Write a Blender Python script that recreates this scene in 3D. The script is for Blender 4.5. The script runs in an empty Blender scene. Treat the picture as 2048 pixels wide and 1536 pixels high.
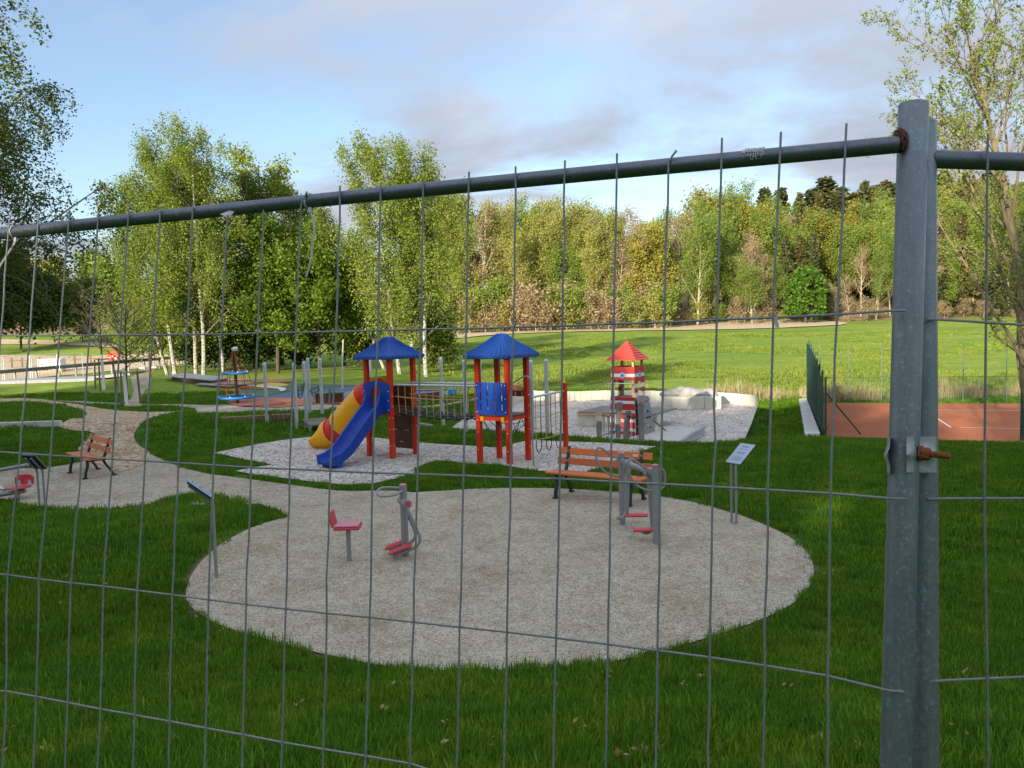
import bpy, bmesh, math, random
import numpy as np
from mathutils import Vector, Matrix

PI = math.pi
R_ = math.radians
scene = bpy.context.scene
col = scene.collection

# ------------------------------------------------------------------ camera
FPX = 1550.0                                   # focal length in pixels of a 2048 wide picture
EYE = np.array([0.0, 0.0, 3.1])
PITCH = math.atan(0.073)
ROLL = 0.0285
_F = np.array([0, math.cos(PITCH), -math.sin(PITCH)])
_U0 = np.array([0, math.sin(PITCH), math.cos(PITCH)])
_R0 = np.array([1.0, 0, 0])
_R = math.cos(ROLL) * _R0 - math.sin(ROLL) * _U0
_U = math.sin(ROLL) * _R0 + math.cos(ROLL) * _U0
cam_data = bpy.data.cameras.new('camera')
cam_data.sensor_width = 36.0
cam_data.lens = FPX / 2048 * 36.0
cam_data.clip_start = 0.05
cam_data.clip_end = 3000
cam_ob = bpy.data.objects.new('camera', cam_data)
col.objects.link(cam_ob)
M = Matrix(((_R[0], _U[0], -_F[0], EYE[0]), (_R[1], _U[1], -_F[1], EYE[1]), (_R[2], _U[2], -_F[2], EYE[2]), (0, 0, 0, 1)))
cam_ob.matrix_world = M
scene.camera = cam_ob

# ------------------------------------------------------------------ sky, sun, exposure
SUN_AZ = R_(212)                               # clockwise from +Y: behind the camera, to its left
SUN_EL = R_(16)
world = bpy.data.worlds.new('World')
scene.world = world
world.use_nodes = True
wn, wl = world.node_tree.nodes, world.node_tree.links
wn.clear()
w_out = wn.new('ShaderNodeOutputWorld')
w_bg = wn.new('ShaderNodeBackground')
w_sky = wn.new('ShaderNodeTexSky')
w_sky.sky_type = 'NISHITA'
w_sky.sun_disc = False
w_sky.sun_elevation = SUN_EL
w_sky.sun_rotation = SUN_AZ
w_sky.altitude = 300
w_sky.air_density = 1.0
w_sky.dust_density = 0.6
w_sky.ozone_density = 1.5
w_tc = wn.new('ShaderNodeTexCoord')
w_sep = wn.new('ShaderNodeSeparateXYZ')
wl.new(w_tc.outputs['Generated'], w_sep.inputs[0])
def wmath(op, a, b=None, clamp=False):
    n = wn.new('ShaderNodeMath'); n.operation = op; n.use_clamp = clamp
    for i, v in enumerate((a, b)):
        if v is None: continue
        if isinstance(v, (int, float)): n.inputs[i].default_value = v
        else: wl.new(v, n.inputs[i])
    return n.outputs[0]
zc = wmath('ADD', wmath('MAXIMUM', w_sep.outputs[2], 0.0), 0.16)
cx = wmath('DIVIDE', w_sep.outputs[0], zc)
cy = wmath('DIVIDE', w_sep.outputs[1], zc)
w_cmb = wn.new('ShaderNodeCombineXYZ')
wl.new(cx, w_cmb.inputs[0]); wl.new(cy, w_cmb.inputs[1])
def wnoise(scale, detail, rough, loc, sx=1.0, sy=1.0):
    mp = wn.new('ShaderNodeMapping'); mp.inputs['Location'].default_value = loc
    mp.inputs['Scale'].default_value = (sx, sy, 1)
    wl.new(w_cmb.outputs[0], mp.inputs[0])
    n = wn.new('ShaderNodeTexNoise'); n.inputs['Scale'].default_value = scale
    n.inputs['Detail'].default_value = detail; n.inputs['Roughness'].default_value = rough
    n.inputs['Distortion'].default_value = 0.35
    wl.new(mp.outputs[0], n.inputs['Vector'])
    return n.outputs['Fac']
def wramp(fac, p0, c0, p1, c1):
    r = wn.new('ShaderNodeValToRGB')
    r.color_ramp.interpolation = 'EASE'
    r.color_ramp.elements[0].position = p0; r.color_ramp.elements[0].color = c0
    r.color_ramp.elements[1].position = p1; r.color_ramp.elements[1].color = c1
    wl.new(fac, r.inputs[0]); return r.outputs[0]
n_cover = wnoise(0.75, 8, 0.58, (3.1, 7.4, 0), 0.8, 1.25)
n_shade = wnoise(0.65, 7, 0.54, (11.3, 2.2, 4))
cover = wramp(n_cover, 0.40, (0.12,) * 3 + (1,), 0.60, (1,) * 3 + (1,))
CLOUD_DARK = (2.05, 2.24, 2.7, 1)
CLOUD_LIT = (3.6, 3.7, 3.95, 1)
# overcast skies brighten towards the zenith: (1 + 2 sin elevation)
w_cl = wn.new('ShaderNodeMix'); w_cl.data_type = 'RGBA'; w_cl.blend_type = 'MULTIPLY'; w_cl.inputs['Factor'].default_value = 1.0
wl.new(wramp(n_shade, 0.38, CLOUD_DARK, 0.72, CLOUD_LIT), w_cl.inputs['A'])
wl.new(wmath('MULTIPLY_ADD', wmath('MAXIMUM', w_sep.outputs[2], 0.0), 2.0), w_cl.inputs['B'])
w_cl.inputs['B'].links[0].from_node.inputs[2].default_value = 1.0
ccol = w_cl.outputs['Result']
w_mix = wn.new('ShaderNodeMix'); w_mix.data_type = 'RGBA'
w_gain = wn.new('ShaderNodeMix'); w_gain.data_type = 'RGBA'; w_gain.blend_type = 'MULTIPLY'
w_gain.inputs['Factor'].default_value = 1.0
wl.new(w_sky.outputs[0], w_gain.inputs['A']); w_gain.inputs['B'].default_value = (1.5, 1.5, 1.5, 1)
wl.new(cover, w_mix.inputs['Factor']); wl.new(w_gain.outputs['Result'], w_mix.inputs['A']); wl.new(ccol, w_mix.inputs['B'])
wl.new(w_mix.outputs['Result'], w_bg.inputs['Color'])
w_bg.inputs['Strength'].default_value = 0.10
wl.new(w_bg.outputs[0], w_out.inputs[0])

sun_data = bpy.data.lights.new('sun', 'SUN')
sun_data.energy = 5.0
sun_data.angle = R_(0.6)
sun_data.color = (1.0, 0.89, 0.70)
sun = bpy.data.objects.new('sun', sun_data)
col.objects.link(sun)
SDIR = Vector((math.sin(SUN_AZ) * math.cos(SUN_EL), math.cos(SUN_AZ) * math.cos(SUN_EL), math.sin(SUN_EL)))
sun.rotation_euler = SDIR.to_track_quat('Z', 'Y').to_euler()
sun.location = SDIR * 60

scene.view_settings.view_transform = 'Standard'
scene.view_settings.look = 'None'
scene.view_settings.gamma = 1
scene.view_settings.use_curve_mapping = False
scene.view_settings.exposure = 0.76
scene.cycles.use_denoising = True
scene.cycles.max_bounces = 6
scene.cycles.transparent_max_bounces = 12
scene.cycles.sample_clamp_indirect = 6.0
scene.cycles.caustics_reflective = False
scene.cycles.caustics_refractive = False

# ------------------------------------------------------------------ geometry of the place
def ray(px, py):
    return _F + (px - 1024) / FPX * _R - (py - 768) / FPX * _U
def camP(px, py, d):                            # point d metres in front of the lens
    return EYE + d * ray(px, py)
def atY(px, py, Y):
    r = ray(px, py); return EYE + r * (Y / r[1])
def PZ(px, py, z):                              # where a sight line meets the level z
    r = ray(px, py); return EYE + r * ((z - EYE[2]) / r[2])
def sm(a, b, t):
    t = np.clip((t - a) / (b - a), 0, 1); return t * t * (3 - 2 * t)
def inpoly(poly, x, y):
    x = np.asarray(x, float); y = np.asarray(y, float)
    c = np.zeros(x.shape, bool); n = len(poly)
    for i in range(n):
        x0, y0 = poly[i][:2]; x1, y1 = poly[(i + 1) % n][:2]
        if y0 == y1: continue
        k = ((y0 > y) != (y1 > y)) & (x < (x1 - x0) * (y - y0) / (y1 - y0) + x0)
        c ^= k
    return c
def polydist(poly, x, y):
    x = np.asarray(x, float); y = np.asarray(y, float)
    d = np.full(x.shape, 1e9); n = len(poly)
    for i in range(n):
        x0, y0 = poly[i][:2]; x1, y1 = poly[(i + 1) % n][:2]
        dx, dy = x1 - x0, y1 - y0
        t = np.clip(((x - x0) * dx + (y - y0) * dy) / (dx * dx + dy * dy + 1e-9), 0, 1)
        d = np.minimum(d, np.hypot(x - x0 - t * dx, y - y0 - t * dy))
    return np.where(inpoly(poly, x, y), -d, d)

PIT_Z, COURT_Z = -0.25, -0.95
PIT_PX = [(903, 856), (926, 840), (975, 826), (1031, 806), (1062, 801), (1138, 803), (1230, 801), (1330, 803), (1400, 805), (1457, 808),
          (1515, 814), (1503, 848), (1490, 878), (1450, 887), (1385, 891), (1310, 889), (1200, 882), (1080, 872), (1000, 866), (930, 861)]
PIT = [PZ(x, y, PIT_Z)[:2] for x, y in PIT_PX]
COURT = [PZ(x, y, COURT_Z)[:2] for x, y in [(1651, 874), (1637, 806), (2350, 810), (2500, 900)]]
MOUNDS = []
def T(x, y):
    x = np.asarray(x, float); y = np.asarray(y, float)
    u = x / np.maximum(y, 8.0)
    near = np.interp(y, [-200, -45, -6, 1.5, 2.4, 4, 5.4, 6.6, 7.4, 9], [9, 9, 1.5, 1.42, 1.33, 0.82, 0.36, 0.10, 0.02, 0.0])  # unseen rise behind the camera, added to carry the shade trees
    plane = -1 + 0.037 * (y - 43)
    plane = np.where(y > 175, -1 + 0.037 * 132 + 0.02 * (y - 175), plane)
    zl = np.where(y < 60, 0.0, np.maximum(plane, 0))
    zr = np.where(y < 43, -1.0 * sm(20 - 4 * sm(.3, .4, u), 41, y), plane)
    z = near + zl + (zr - zl) * sm(-0.17, -0.06, u)
    hill = np.maximum(0, y - 134) * (0.03 + 0.10 * sm(-0.05, 0.42, u)) * sm(134, 150, y)
    z = z + np.minimum(hill, 40)
    z = z + np.where(u < -0.1, sm(70, 120, y) * sm(-0.1, -0.35, u) * (y - 70) * 0.03, 0)
    for mx, my, h, r, e in MOUNDS:
        z = z + h * np.exp(-(((x - mx) / r) ** 2 + ((y - my) / (r * e)) ** 2))
    dp = polydist(PIT, x, y)
    back = sm(26.5, 29.5, y) * (1 - sm(0.5, 7, dp)) * (dp > 0.45)
    z = z + (0.16 - z) * back
    z = z + (PIT_Z - 0.04 - z) * (1 - sm(0.0, 1.6, dp) * 1.0) * np.where((y > 28) & (dp > 0.45), 0.0, 1.0)
    dc = polydist(COURT, x, y)
    z = z + (COURT_Z - 0.03 - z) * (1 - sm(0.3, 7.5, dc)) * np.where(y > 38, 1 - sm(38, 41, y), 1)
    z = z + 0.02 * np.sin(x * 0.9 + 1.3 * np.sin(y * 0.35)) * np.sin(y * 0.7) * sm(4, 9, y) * np.where(dp > 1.6, 1, 0) * np.where(dc > 5, 1, 0)
    return z
def Tz(x, y): return float(T(np.array([x]), np.array([y]))[0])
_ts = np.concatenate([np.arange(1.5, 60, 0.05), np.arange(60, 420, 0.5)])
def G(px, py):                                  # where a sight line meets the ground
    r = ray(px, py)
    P = EYE[None, :] + _ts[:, None] * r[None, :]
    g = P[:, 2] - T(P[:, 0], P[:, 1])
    k = np.where(g < 0)[0]
    if len(k) == 0: return PZ(px, py, -1.0) if r[2] < -1e-3 else atY(px, py, 150)
    i = k[0]
    if i == 0: return P[0]
    f = g[i - 1] / (g[i - 1] - g[i])
    p = P[i - 1] * (1 - f) + P[i] * f
    p[2] = Tz(p[0], p[1]); return p
for px, py, h, r, e in [(95, 868, 0.42, 2.6, 1.0), (60, 905, 0.25, 2.0, 0.8), (400, 858, 0.30, 3.0, 1.0), (120, 785, 0.5, 6, 0.7),
                        (330, 775, 0.55, 3.4, 1.2), (950, 950, 0.10, 1.6, 0.5), (200, 1110, 0.30, 2.6, 0.9)]:
    p = PZ(px, py, 0); MOUNDS.append((p[0], p[1], h, r, e))

# ------------------------------------------------------------------ helpers: naming, meshes
def tag(o, label=None, cat=None, group=None, kind=None):
    if label: o['label'] = label
    if cat: o['category'] = cat
    if group: o['group'] = group
    if kind: o['kind'] = kind
    return o
def thing(name, label, cat, loc=(0, 0, 0), rotz=0.0, group=None):
    o = bpy.data.objects.new(name, None)
    o.empty_display_size = 0.1
    col.objects.link(o)
    o.location = [float(v) for v in loc]; o.rotation_euler = (0, 0, rotz)
    return tag(o, label, cat, group)
def copy_tree(o, parent=None):
    c = o.copy(); col.objects.link(c); c.parent = parent
    for ch in list(o.children): copy_tree(ch, c)
    return c
def mesh_obj(name, verts, faces, mat, parent=None, smooth=False):
    me = bpy.data.meshes.new(name)
    me.from_pydata([tuple(map(float, v)) for v in verts], [], faces)
    me.update()
    if mat is not None: me.materials.append(mat)
    if smooth: me.polygons.foreach_set('use_smooth', [True] * len(me.polygons))
    o = bpy.data.objects.new(name, me)
    col.objects.link(o)
    if parent is not None: o.parent = parent
    return o
def rotm(ax=0, ay=0, az=0):
    return np.array(Matrix.Rotation(az, 3, 'Z') @ Matrix.Rotation(ay, 3, 'Y') @ Matrix.Rotation(ax, 3, 'X'))
class MB:
    def __init__(self): self.v = []; self.f = []
    def add(self, verts, faces):
        b = len(self.v); self.v.extend([tuple(map(float, p)) for p in verts])
        self.f.extend([tuple(b + i for i in q) for q in faces]); return self
    def box(self, c, s, rot=None, bev=0.0):
        hx, hy, hz = s[0] / 2, s[1] / 2, s[2] / 2
        if bev <= 0:
            V = [(x * hx, y * hy, z * hz) for z in (-1, 1) for y in (-1, 1) for x in (-1, 1)]
            Fs = [(0, 2, 3, 1), (4, 5, 7, 6), (0, 1, 5, 4), (2, 6, 7, 3), (0, 4, 6, 2), (1, 3, 7, 5)]
        else:                                    # chamfered along its long edges
            ax = int(np.argmax(s)); h = [hx, hy, hz]; o1, o2 = [i for i in range(3) if i != ax]
            b = min(bev, h[o1] * .9, h[o2] * .9)
            ring = [(h[o1] - b, h[o2]), (-h[o1] + b, h[o2]), (-h[o1], h[o2] - b), (-h[o1], -h[o2] + b), (-h[o1] + b, -h[o2]), (h[o1] - b, -h[o2]), (h[o1], -h[o2] + b), (h[o1], h[o2] - b)]
            V = []
            for e in (-1, 1):
                for p, q in ring:
                    t = [0, 0, 0]; t[ax] = e * h[ax]; t[o1] = p; t[o2] = q; V.append(tuple(t))
            Fs = [tuple(range(7, -1, -1)), tuple(range(8, 16))] + [(i, (i + 1) % 8, 8 + (i + 1) % 8, 8 + i) for i in range(8)]
        V = np.array(V)
        if rot is not None: V = V @ np.asarray(rot).T
        return self.add(V + np.asarray(c, float), Fs)
    def tube(self, pts, r, n=8, cap=True, closed=False):
        P = [np.asarray(p, float) for p in pts]; m = len(P)
        rs = [r] * m if np.isscalar(r) else list(r)
        V = []; prev = None
        for i in range(m):
            if closed: d = P[(i + 1) % m] - P[i - 1]
            else: d = P[min(i + 1, m - 1)] - P[max(i - 1, 0)]
            d = d / (np.linalg.norm(d) + 1e-12)
            if prev is None:
                a = np.array([0, 0, 1.0]) if abs(d[2]) < 0.9 else np.array([1.0, 0, 0])
            else: a = prev
            u = a - d * (a @ d); u /= np.linalg.norm(u) + 1e-12
            prev = u; w = np.cross(d, u)
            for k in range(n):
                t = 2 * PI * k / n
                V.append(P[i] + rs[i] * (math.cos(t) * u + math.sin(t) * w))
        Fs = []
        for i in range(m if closed else m - 1):
            j = (i + 1) % m
            for k in range(n):
                Fs.append((i * n + k, i * n + (k + 1) % n, j * n + (k + 1) % n, j * n + k))
        if cap and not closed:
            Fs.append(tuple(range(n - 1, -1, -1))); Fs.append(tuple(range((m - 1) * n, m * n)))
        return self.add(V, Fs)
    def lathe(self, prof, n=16, c=(0, 0, 0), cap=True):
        V = [(c[0] + r * math.cos(2 * PI * k / n), c[1] + r * math.sin(2 * PI * k / n), c[2] + z) for r, z in prof for k in range(n)]
        m = len(prof)
        Fs = [(i * n + k, i * n + (k + 1) % n, (i + 1) * n + (k + 1) % n, (i + 1) * n + k) for i in range(m - 1) for k in range(n)]
        if cap: Fs += [tuple(range(n - 1, -1, -1)), tuple(range((m - 1) * n, m * n))]
        return self.add(V, Fs)
    def prism(self, outline, frame, thick):     # outline (a, b) in the frame's first two axes, pushed along its third
        o, ea, eb, en = [np.asarray(q, float) for q in frame]; n = len(outline)
        V = [o + a * ea + b * eb for a, b in outline] + [o + a * ea + b * eb + thick * en for a, b in outline]
        Fs = [tuple(range(n - 1, -1, -1)), tuple(range(n, 2 * n))] + [(i, (i + 1) % n, n + (i + 1) % n, n + i) for i in range(n)]
        return self.add(V, Fs)
    def sweep(self, sections):                  # list of equal-length loops
        n = len(sections[0]); m = len(sections)
        V = [p for s in sections for p in s]
        Fs = [(i * n + k, i * n + (k + 1) % n, (i + 1) * n + (k + 1) % n, (i + 1) * n + k) for i in range(m - 1) for k in range(n)]
        Fs += [tuple(range(n - 1, -1, -1)), tuple(range((m - 1) * n, m * n))]
        return self.add(V, Fs)
    def build(self, name, mat, parent=None, smooth=False, fix=True):
        o = mesh_obj(name, self.v, self.f, mat, parent, False)
        if fix:
            bm = bmesh.new(); bm.from_mesh(o.data)
            bmesh.ops.recalc_face_normals(bm, faces=bm.faces); bm.to_mesh(o.data); bm.free()
        if smooth:
            o.data.polygons.foreach_set('use_smooth', [True] * len(o.data.polygons))
            try: o.data.set_sharp_from_angle(angle=R_(42))
            except Exception: pass
        return o
def crom(pts, sub=5, closed=True):
    P = [np.asarray(p, float) for p in pts]; n = len(P); out = []
    rng = range(n) if closed else range(n - 1)
    for i in rng:
        if closed: a, b, c, d = P[i - 1], P[i], P[(i + 1) % n], P[(i + 2) % n]
        else: a, b, c, d = P[max(i - 1, 0)], P[i], P[i + 1], P[min(i + 2, n - 1)]
        for k in range(sub):
            t = k / sub
            out.append(0.5 * (2 * b + (c - a) * t + (2 * a - 5 * b + 4 * c - d) * t * t + (3 * b - a - 3 * c + d) * t ** 3))
    if not closed: out.append(P[-1])
    return out

# ------------------------------------------------------------------ materials
MATS = {}
def _nodes(name):
    m = bpy.data.materials.new(name); m.use_nodes = True
    nt = m.node_tree; b = nt.nodes['Principled BSDF']; return m, nt, b
def _noise(nt, vec, scale, detail=4, rough=0.55, dist=0.0):
    n = nt.nodes.new('ShaderNodeTexNoise')
    n.inputs['Scale'].default_value = scale; n.inputs['Detail'].default_value = detail
    n.inputs['Roughness'].default_value = rough; n.inputs['Distortion'].default_value = dist
    if vec is not None: nt.links.new(vec, n.inputs['Vector'])
    return n.outputs['Fac']
def _ramp(nt, fac, stops, interp='LINEAR'):
    r = nt.nodes.new('ShaderNodeValToRGB'); e = r.color_ramp.elements; r.color_ramp.interpolation = interp
    while len(e) < len(stops): e.new(0.5)
    for k, (p, c) in enumerate(stops):
        e[k].position = p; e[k].color = tuple(c) + (1,)
    nt.links.new(fac, r.inputs[0]); return r.outputs[0]
def _mix(nt, fac, a, b, mode='MIX'):
    n = nt.nodes.new('ShaderNodeMix'); n.data_type = 'RGBA'; n.blend_type = mode
    for key, v in (('Factor', fac), ('A', a), ('B', b)):
        s = n.inputs[key]
        if isinstance(v, (int, float)): s.default_value = v
        elif isinstance(v, tuple): s.default_value = v + (1,) if len(v) == 3 else v
        else: nt.links.new(v, s)
    return n.outputs['Result']
def _obj(nt, scale=None):
    tc = nt.nodes.new('ShaderNodeTexCoord')
    if scale is None: return tc.outputs['Object']
    mp = nt.nodes.new('ShaderNodeMapping'); mp.inputs['Scale'].default_value = scale
    nt.links.new(tc.outputs['Object'], mp.inputs[0]); return mp.outputs[0]
def _pos(nt, scale=None):
    g = nt.nodes.new('ShaderNodeNewGeometry')
    if scale is None: return g.outputs['Position']
    mp = nt.nodes.new('ShaderNodeMapping'); mp.inputs['Scale'].default_value = scale
    nt.links.new(g.outputs['Position'], mp.inputs[0]); return mp.outputs[0]
def _bump(nt, b, h, strength=0.3, dist=0.01):
    n = nt.nodes.new('ShaderNodeBump'); n.inputs['Strength'].default_value = strength; n.inputs['Distance'].default_value = dist
    nt.links.new(h, n.inputs['Height']); nt.links.new(n.outputs[0], b.inputs['Normal'])
def plain(name, c, rough=0.5, metal=0.0, var=0.12, scale=6.0, bump=0.0, bscale=60, stretch=None, spec=0.5):
    if name in MATS: return MATS[name]
    m, nt, b = _nodes(name)
    vec = _obj(nt, stretch)
    f = _noise(nt, vec, scale, 5, 0.6)
    c = np.array(c)
    lo, hi = tuple(np.clip(c * (1 - var), 0, 1)), tuple(np.clip(c * (1 + var), 0, 1))
    nt.links.new(_ramp(nt, f, [(0.3, lo), (0.7, hi)]), b.inputs['Base Color'])
    b.inputs['Roughness'].default_value = rough; b.inputs['Metallic'].default_value = metal
    b.inputs['Specular IOR Level'].default_value = spec
    if bump > 0: _bump(nt, b, _noise(nt, vec, bscale, 4), bump, 0.01)
    MATS[name] = m; return m
def leafmat(name, c1, c2, c3=None, trans=0.35, rough=0.6, big=0.0, spec=0.2):
    if name in MATS: return MATS[name]
    m, nt, b = _nodes(name)
    g = nt.nodes.new('ShaderNodeNewGeometry')
    stops = [(0.0, c1), (0.55, c2), (1.0, c3 or tuple(min(1, v * 1.25) for v in c2))]
    colr = _ramp(nt, g.outputs['Random Per Island'], stops)
    oi = nt.nodes.new('ShaderNodeObjectInfo')
    colr = _mix(nt, 1.0, colr, _ramp(nt, oi.outputs['Random'], [(0, (0.82, 0.86, 0.8)), (1, (1.15, 1.1, 1.1))]), 'MULTIPLY')
    if big > 0:
        colr = _mix(nt, 1.0, colr, _ramp(nt, _noise(nt, _pos(nt), big, 5, 0.6), [(0.3, (0.72, 0.80, 0.75)), (0.5, (1.0, 1.0, 1.0)), (0.7, (1.45, 1.22, 1.1))]), 'MULTIPLY')
    nt.links.new(colr, b.inputs['Base Color']); b.inputs['Roughness'].default_value = rough
    b.inputs['Specular IOR Level'].default_value = spec
    tr = nt.nodes.new('ShaderNodeBsdfTranslucent'); nt.links.new(colr, tr.inputs[0])
    mx = nt.nodes.new('ShaderNodeMixShader'); mx.inputs[0].default_value = trans
    nt.links.new(b.outputs[0], mx.inputs[1]); nt.links.new(tr.outputs[0], mx.inputs[2])
    nt.links.new(mx.outputs[0], nt.nodes['Material Output'].inputs[0])
    MATS[name] = m; return m
def gravelmat(name, lo, mid, hi, vscale, patch, bump=0.6, dist=0.012):
    m, nt, b = _nodes(name)
    p = _pos(nt)
    v = nt.nodes.new('ShaderNodeTexVoronoi'); v.inputs['Scale'].default_value = vscale
    nt.links.new(p, v.inputs['Vector'])
    sep = nt.nodes.new('ShaderNodeSeparateColor'); nt.links.new(v.outputs['Color'], sep.inputs[0])
    c = _ramp(nt, sep.outputs[0], [(0.0, lo), (0.18, mid), (0.75, hi), (1.0, tuple(min(1, k * 1.12) for k in hi))])
    n2 = _noise(nt, p, 0.9, 6, 0.62)
    c = _mix(nt, 1.0, c, _ramp(nt, n2, [(0.32, patch), (0.5, (1, 1, 1)), (0.7, (1.08, 1.07, 1.05))]), 'MULTIPLY')
    n3 = _noise(nt, p, 9, 4, 0.6)
    c = _mix(nt, 1.0, c, _ramp(nt, n3, [(0.35, (0.86, 0.85, 0.83)), (0.6, (1.03, 1.03, 1.03))]), 'MULTIPLY')
    n4 = _noise(nt, p, 3.2, 5, 0.65, 0.4)
    c = _mix(nt, 1.0, c, _ramp(nt, n4, [(0.34, (0.87, 0.85, 0.82)), (0.5, (1.0, 1.0, 1.0)), (0.68, (1.07, 1.07, 1.06))]), 'MULTIPLY')
    nt.links.new(c, b.inputs['Base Color']); b.inputs['Roughness'].default_value = 0.95
    b.inputs['Specular IOR Level'].default_value = 0.15
    inv = nt.nodes.new('ShaderNodeMath'); inv.operation = 'SUBTRACT'; inv.inputs[0].default_value = 1
    nt.links.new(v.outputs['Distance'], inv.inputs[1])
    _bump(nt, b, inv.outputs[0], bump, dist)
    MATS[name] = m; return m
M_gravel = gravelmat('circle_gravel', (0.14, 0.11, 0.075), (0.335, 0.285, 0.205), (0.54, 0.475, 0.365), 82, (0.87, 0.83, 0.76))
M_white = gravelmat('white_gravel', (0.08, 0.065, 0.05), (0.46, 0.415, 0.36), (0.76, 0.695, 0.62), 24, (0.84, 0.81, 0.78), 1.0, 0.035)
M_path = gravelmat('path_gravel', (0.17, 0.14, 0.105), (0.33, 0.283, 0.215), (0.50, 0.437, 0.345), 48, (0.80, 0.77, 0.7))
M_chips = gravelmat('wood_chips', (0.13, 0.075, 0.035), (0.36, 0.25, 0.15), (0.62, 0.49, 0.34), 17, (0.70, 0.62, 0.5), 0.9, 0.03)
M_sand = gravelmat('sandy_ground', (0.42, 0.32, 0.20), (0.52, 0.41, 0.27), (0.62, 0.50, 0.34), 6, (0.8, 0.74, 0.66), 0.4)
M_concrete = plain('pale_concrete', (0.60, 0.575, 0.53), 0.85, 0, 0.12, 3, 0.15, 80)
M_concrete2 = plain('grey_concrete', (0.36, 0.36, 0.36), 0.85, 0, 0.16, 5, 0.15, 60)
M_block = plain('pale_stone_block', (0.60, 0.565, 0.48), 0.85, 0, 0.12, 4, 0.2, 50)
M_galv = None
def galv(name, c, rough=0.42, metal=0.75):
    m, nt, b = _nodes(name)
    o = _pos(nt, (1, 1, 0.012)); o2 = _pos(nt)
    f = _noise(nt, o, 190, 4, 0.65)
    cc = np.array(c)
    base = _ramp(nt, f, [(0.3, tuple(cc * 0.90)), (0.55, tuple(cc)), (0.75, tuple(np.clip(cc * 1.10, 0, 1)))])
    sp = _noise(nt, o2, 130, 6, 0.7)
    base = _mix(nt, _ramp(nt, sp, [(0.57, (0, 0, 0)), (0.70, (0.75,) * 3)]), base, tuple(np.clip(cc * 1.9, 0, 1)))
    sp2 = _noise(nt, o2, 48, 5, 0.75)
    base = _mix(nt, _ramp(nt, sp2, [(0.58, (0, 0, 0)), (0.68, (0.55,) * 3)]), base, tuple(np.clip(cc * 1.55, 0, 1)))
    base = _mix(nt, _ramp(nt, sp2, [(0.28, (0.5,) * 3), (0.40, (0, 0, 0))]), base, tuple(cc * .6))
    big = _noise(nt, o2, 7, 5, 0.6)
    base = _mix(nt, 1.0, base, _ramp(nt, big, [(0.3, (0.84, 0.86, 0.88)), (0.7, (1.10, 1.09, 1.08))]), 'MULTIPLY')
    nt.links.new(base, b.inputs['Base Color'])
    rr = _ramp(nt, sp, [(0.3, (rough - 0.1,) * 3), (0.7, (rough + 0.2,) * 3)]); nt.links.new(rr, b.inputs['Roughness'])
    b.inputs['Metallic'].default_value = metal
    _bump(nt, b, _noise(nt, o2, 240, 4), 0.12, 0.004)
    MATS[name] = m; return m
M_galv = galv('galvanised_tube', (0.27, 0.295, 0.325))
M_rail = galv('dark_galvanised_tube', (0.15, 0.168, 0.195))
M_wire = galv('galvanised_wire', (0.25, 0.262, 0.265), 0.5, 0.3)
M_pole = galv('bright_steel_pole', (0.62, 0.65, 0.67), 0.38, 0.6)
M_clamp = galv('clamp_steel', (0.45, 0.46, 0.47), 0.5, 0.6)
def rustmat():
    m, nt, b = _nodes('rust')
    f = _noise(nt, _pos(nt), 220, 6, 0.7)
    nt.links.new(_ramp(nt, f, [(0.3, (0.09, 0.03, 0.012)), (0.5, (0.28, 0.09, 0.02)), (0.7, (0.46, 0.19, 0.04))]), b.inputs['Base Color'])
    b.inputs['Roughness'].default_value = 0.9; _bump(nt, b, f, 0.7, 0.004); return m
M_rust = rustmat()
M_rustd = plain('dark_weld_rust', (0.12, 0.035, 0.018), 0.85, 0, 0.5, 160, 0.6, 200)
M_red = plain('red_post_paint', (0.64, 0.035, 0.010), 0.45, 0, 0.10, 3, 0.03, 30, spec=.3)
M_blue = plain('blue_plastic', (0.010, 0.06, 0.36), 0.4, 0, 0.10, 4, 0.02, 40, spec=.3)
M_roofblue = plain('blue_roof_plastic', (0.012, 0.08, 0.36), 0.5, 0, 0.14, 3, 0.03, 40, spec=.3)
M_yellow = plain('yellow_plastic', (0.95, 0.45, 0.01), 0.38, 0, 0.06, 3, spec=.3)
M_redp = plain('red_plastic', (0.74, 0.03, 0.018), 0.38, 0, 0.08, 3, spec=.3)
M_brownp = plain('brown_panel', (0.115, 0.036, 0.016), 0.5, 0, 0.15, 5)
M_grey = plain('grey_powder_paint', (0.27, 0.275, 0.275), 0.45, 0.1, 0.06, 5)
M_pinkred = plain('faded_red_plastic', (0.60, 0.05, 0.07), 0.42, 0, 0.12, 9)
M_black = plain('black_rubber', (0.02, 0.02, 0.022), 0.6, 0, 0.2, 8)
M_iron = plain('dark_green_cast_iron', (0.012, 0.03, 0.025), 0.45, 0.1, 0.2, 10)
def woodmat(name, c, var=0.25, axis=(1, 10, 10), rough=0.6):
    m, nt, b = _nodes(name)
    o = _obj(nt, axis); f = _noise(nt, o, 5, 6, 0.65, 0.6)
    c = np.array(c)
    colr = _ramp(nt, f, [(0.28, tuple(c * (1 - var))), (0.52, tuple(c)), (0.75, tuple(np.clip(c * (1 + var * .6), 0, 1)))])
    oi = nt.nodes.new('ShaderNodeObjectInfo')
    colr = _mix(nt, 1.0, colr, _ramp(nt, oi.outputs['Random'], [(0, (0.84,) * 3), (1, (1.12,) * 3)]), 'MULTIPLY')
    nt.links.new(colr, b.inputs['Base Color']); b.inputs['Roughness'].default_value = rough
    _bump(nt, b, f, 0.2, 0.004); MATS[name] = m; return m
M_bench = woodmat('orange_glazed_wood', (0.60, 0.15, 0.035), 0.2, (1, 12, 12), 0.5)
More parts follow.
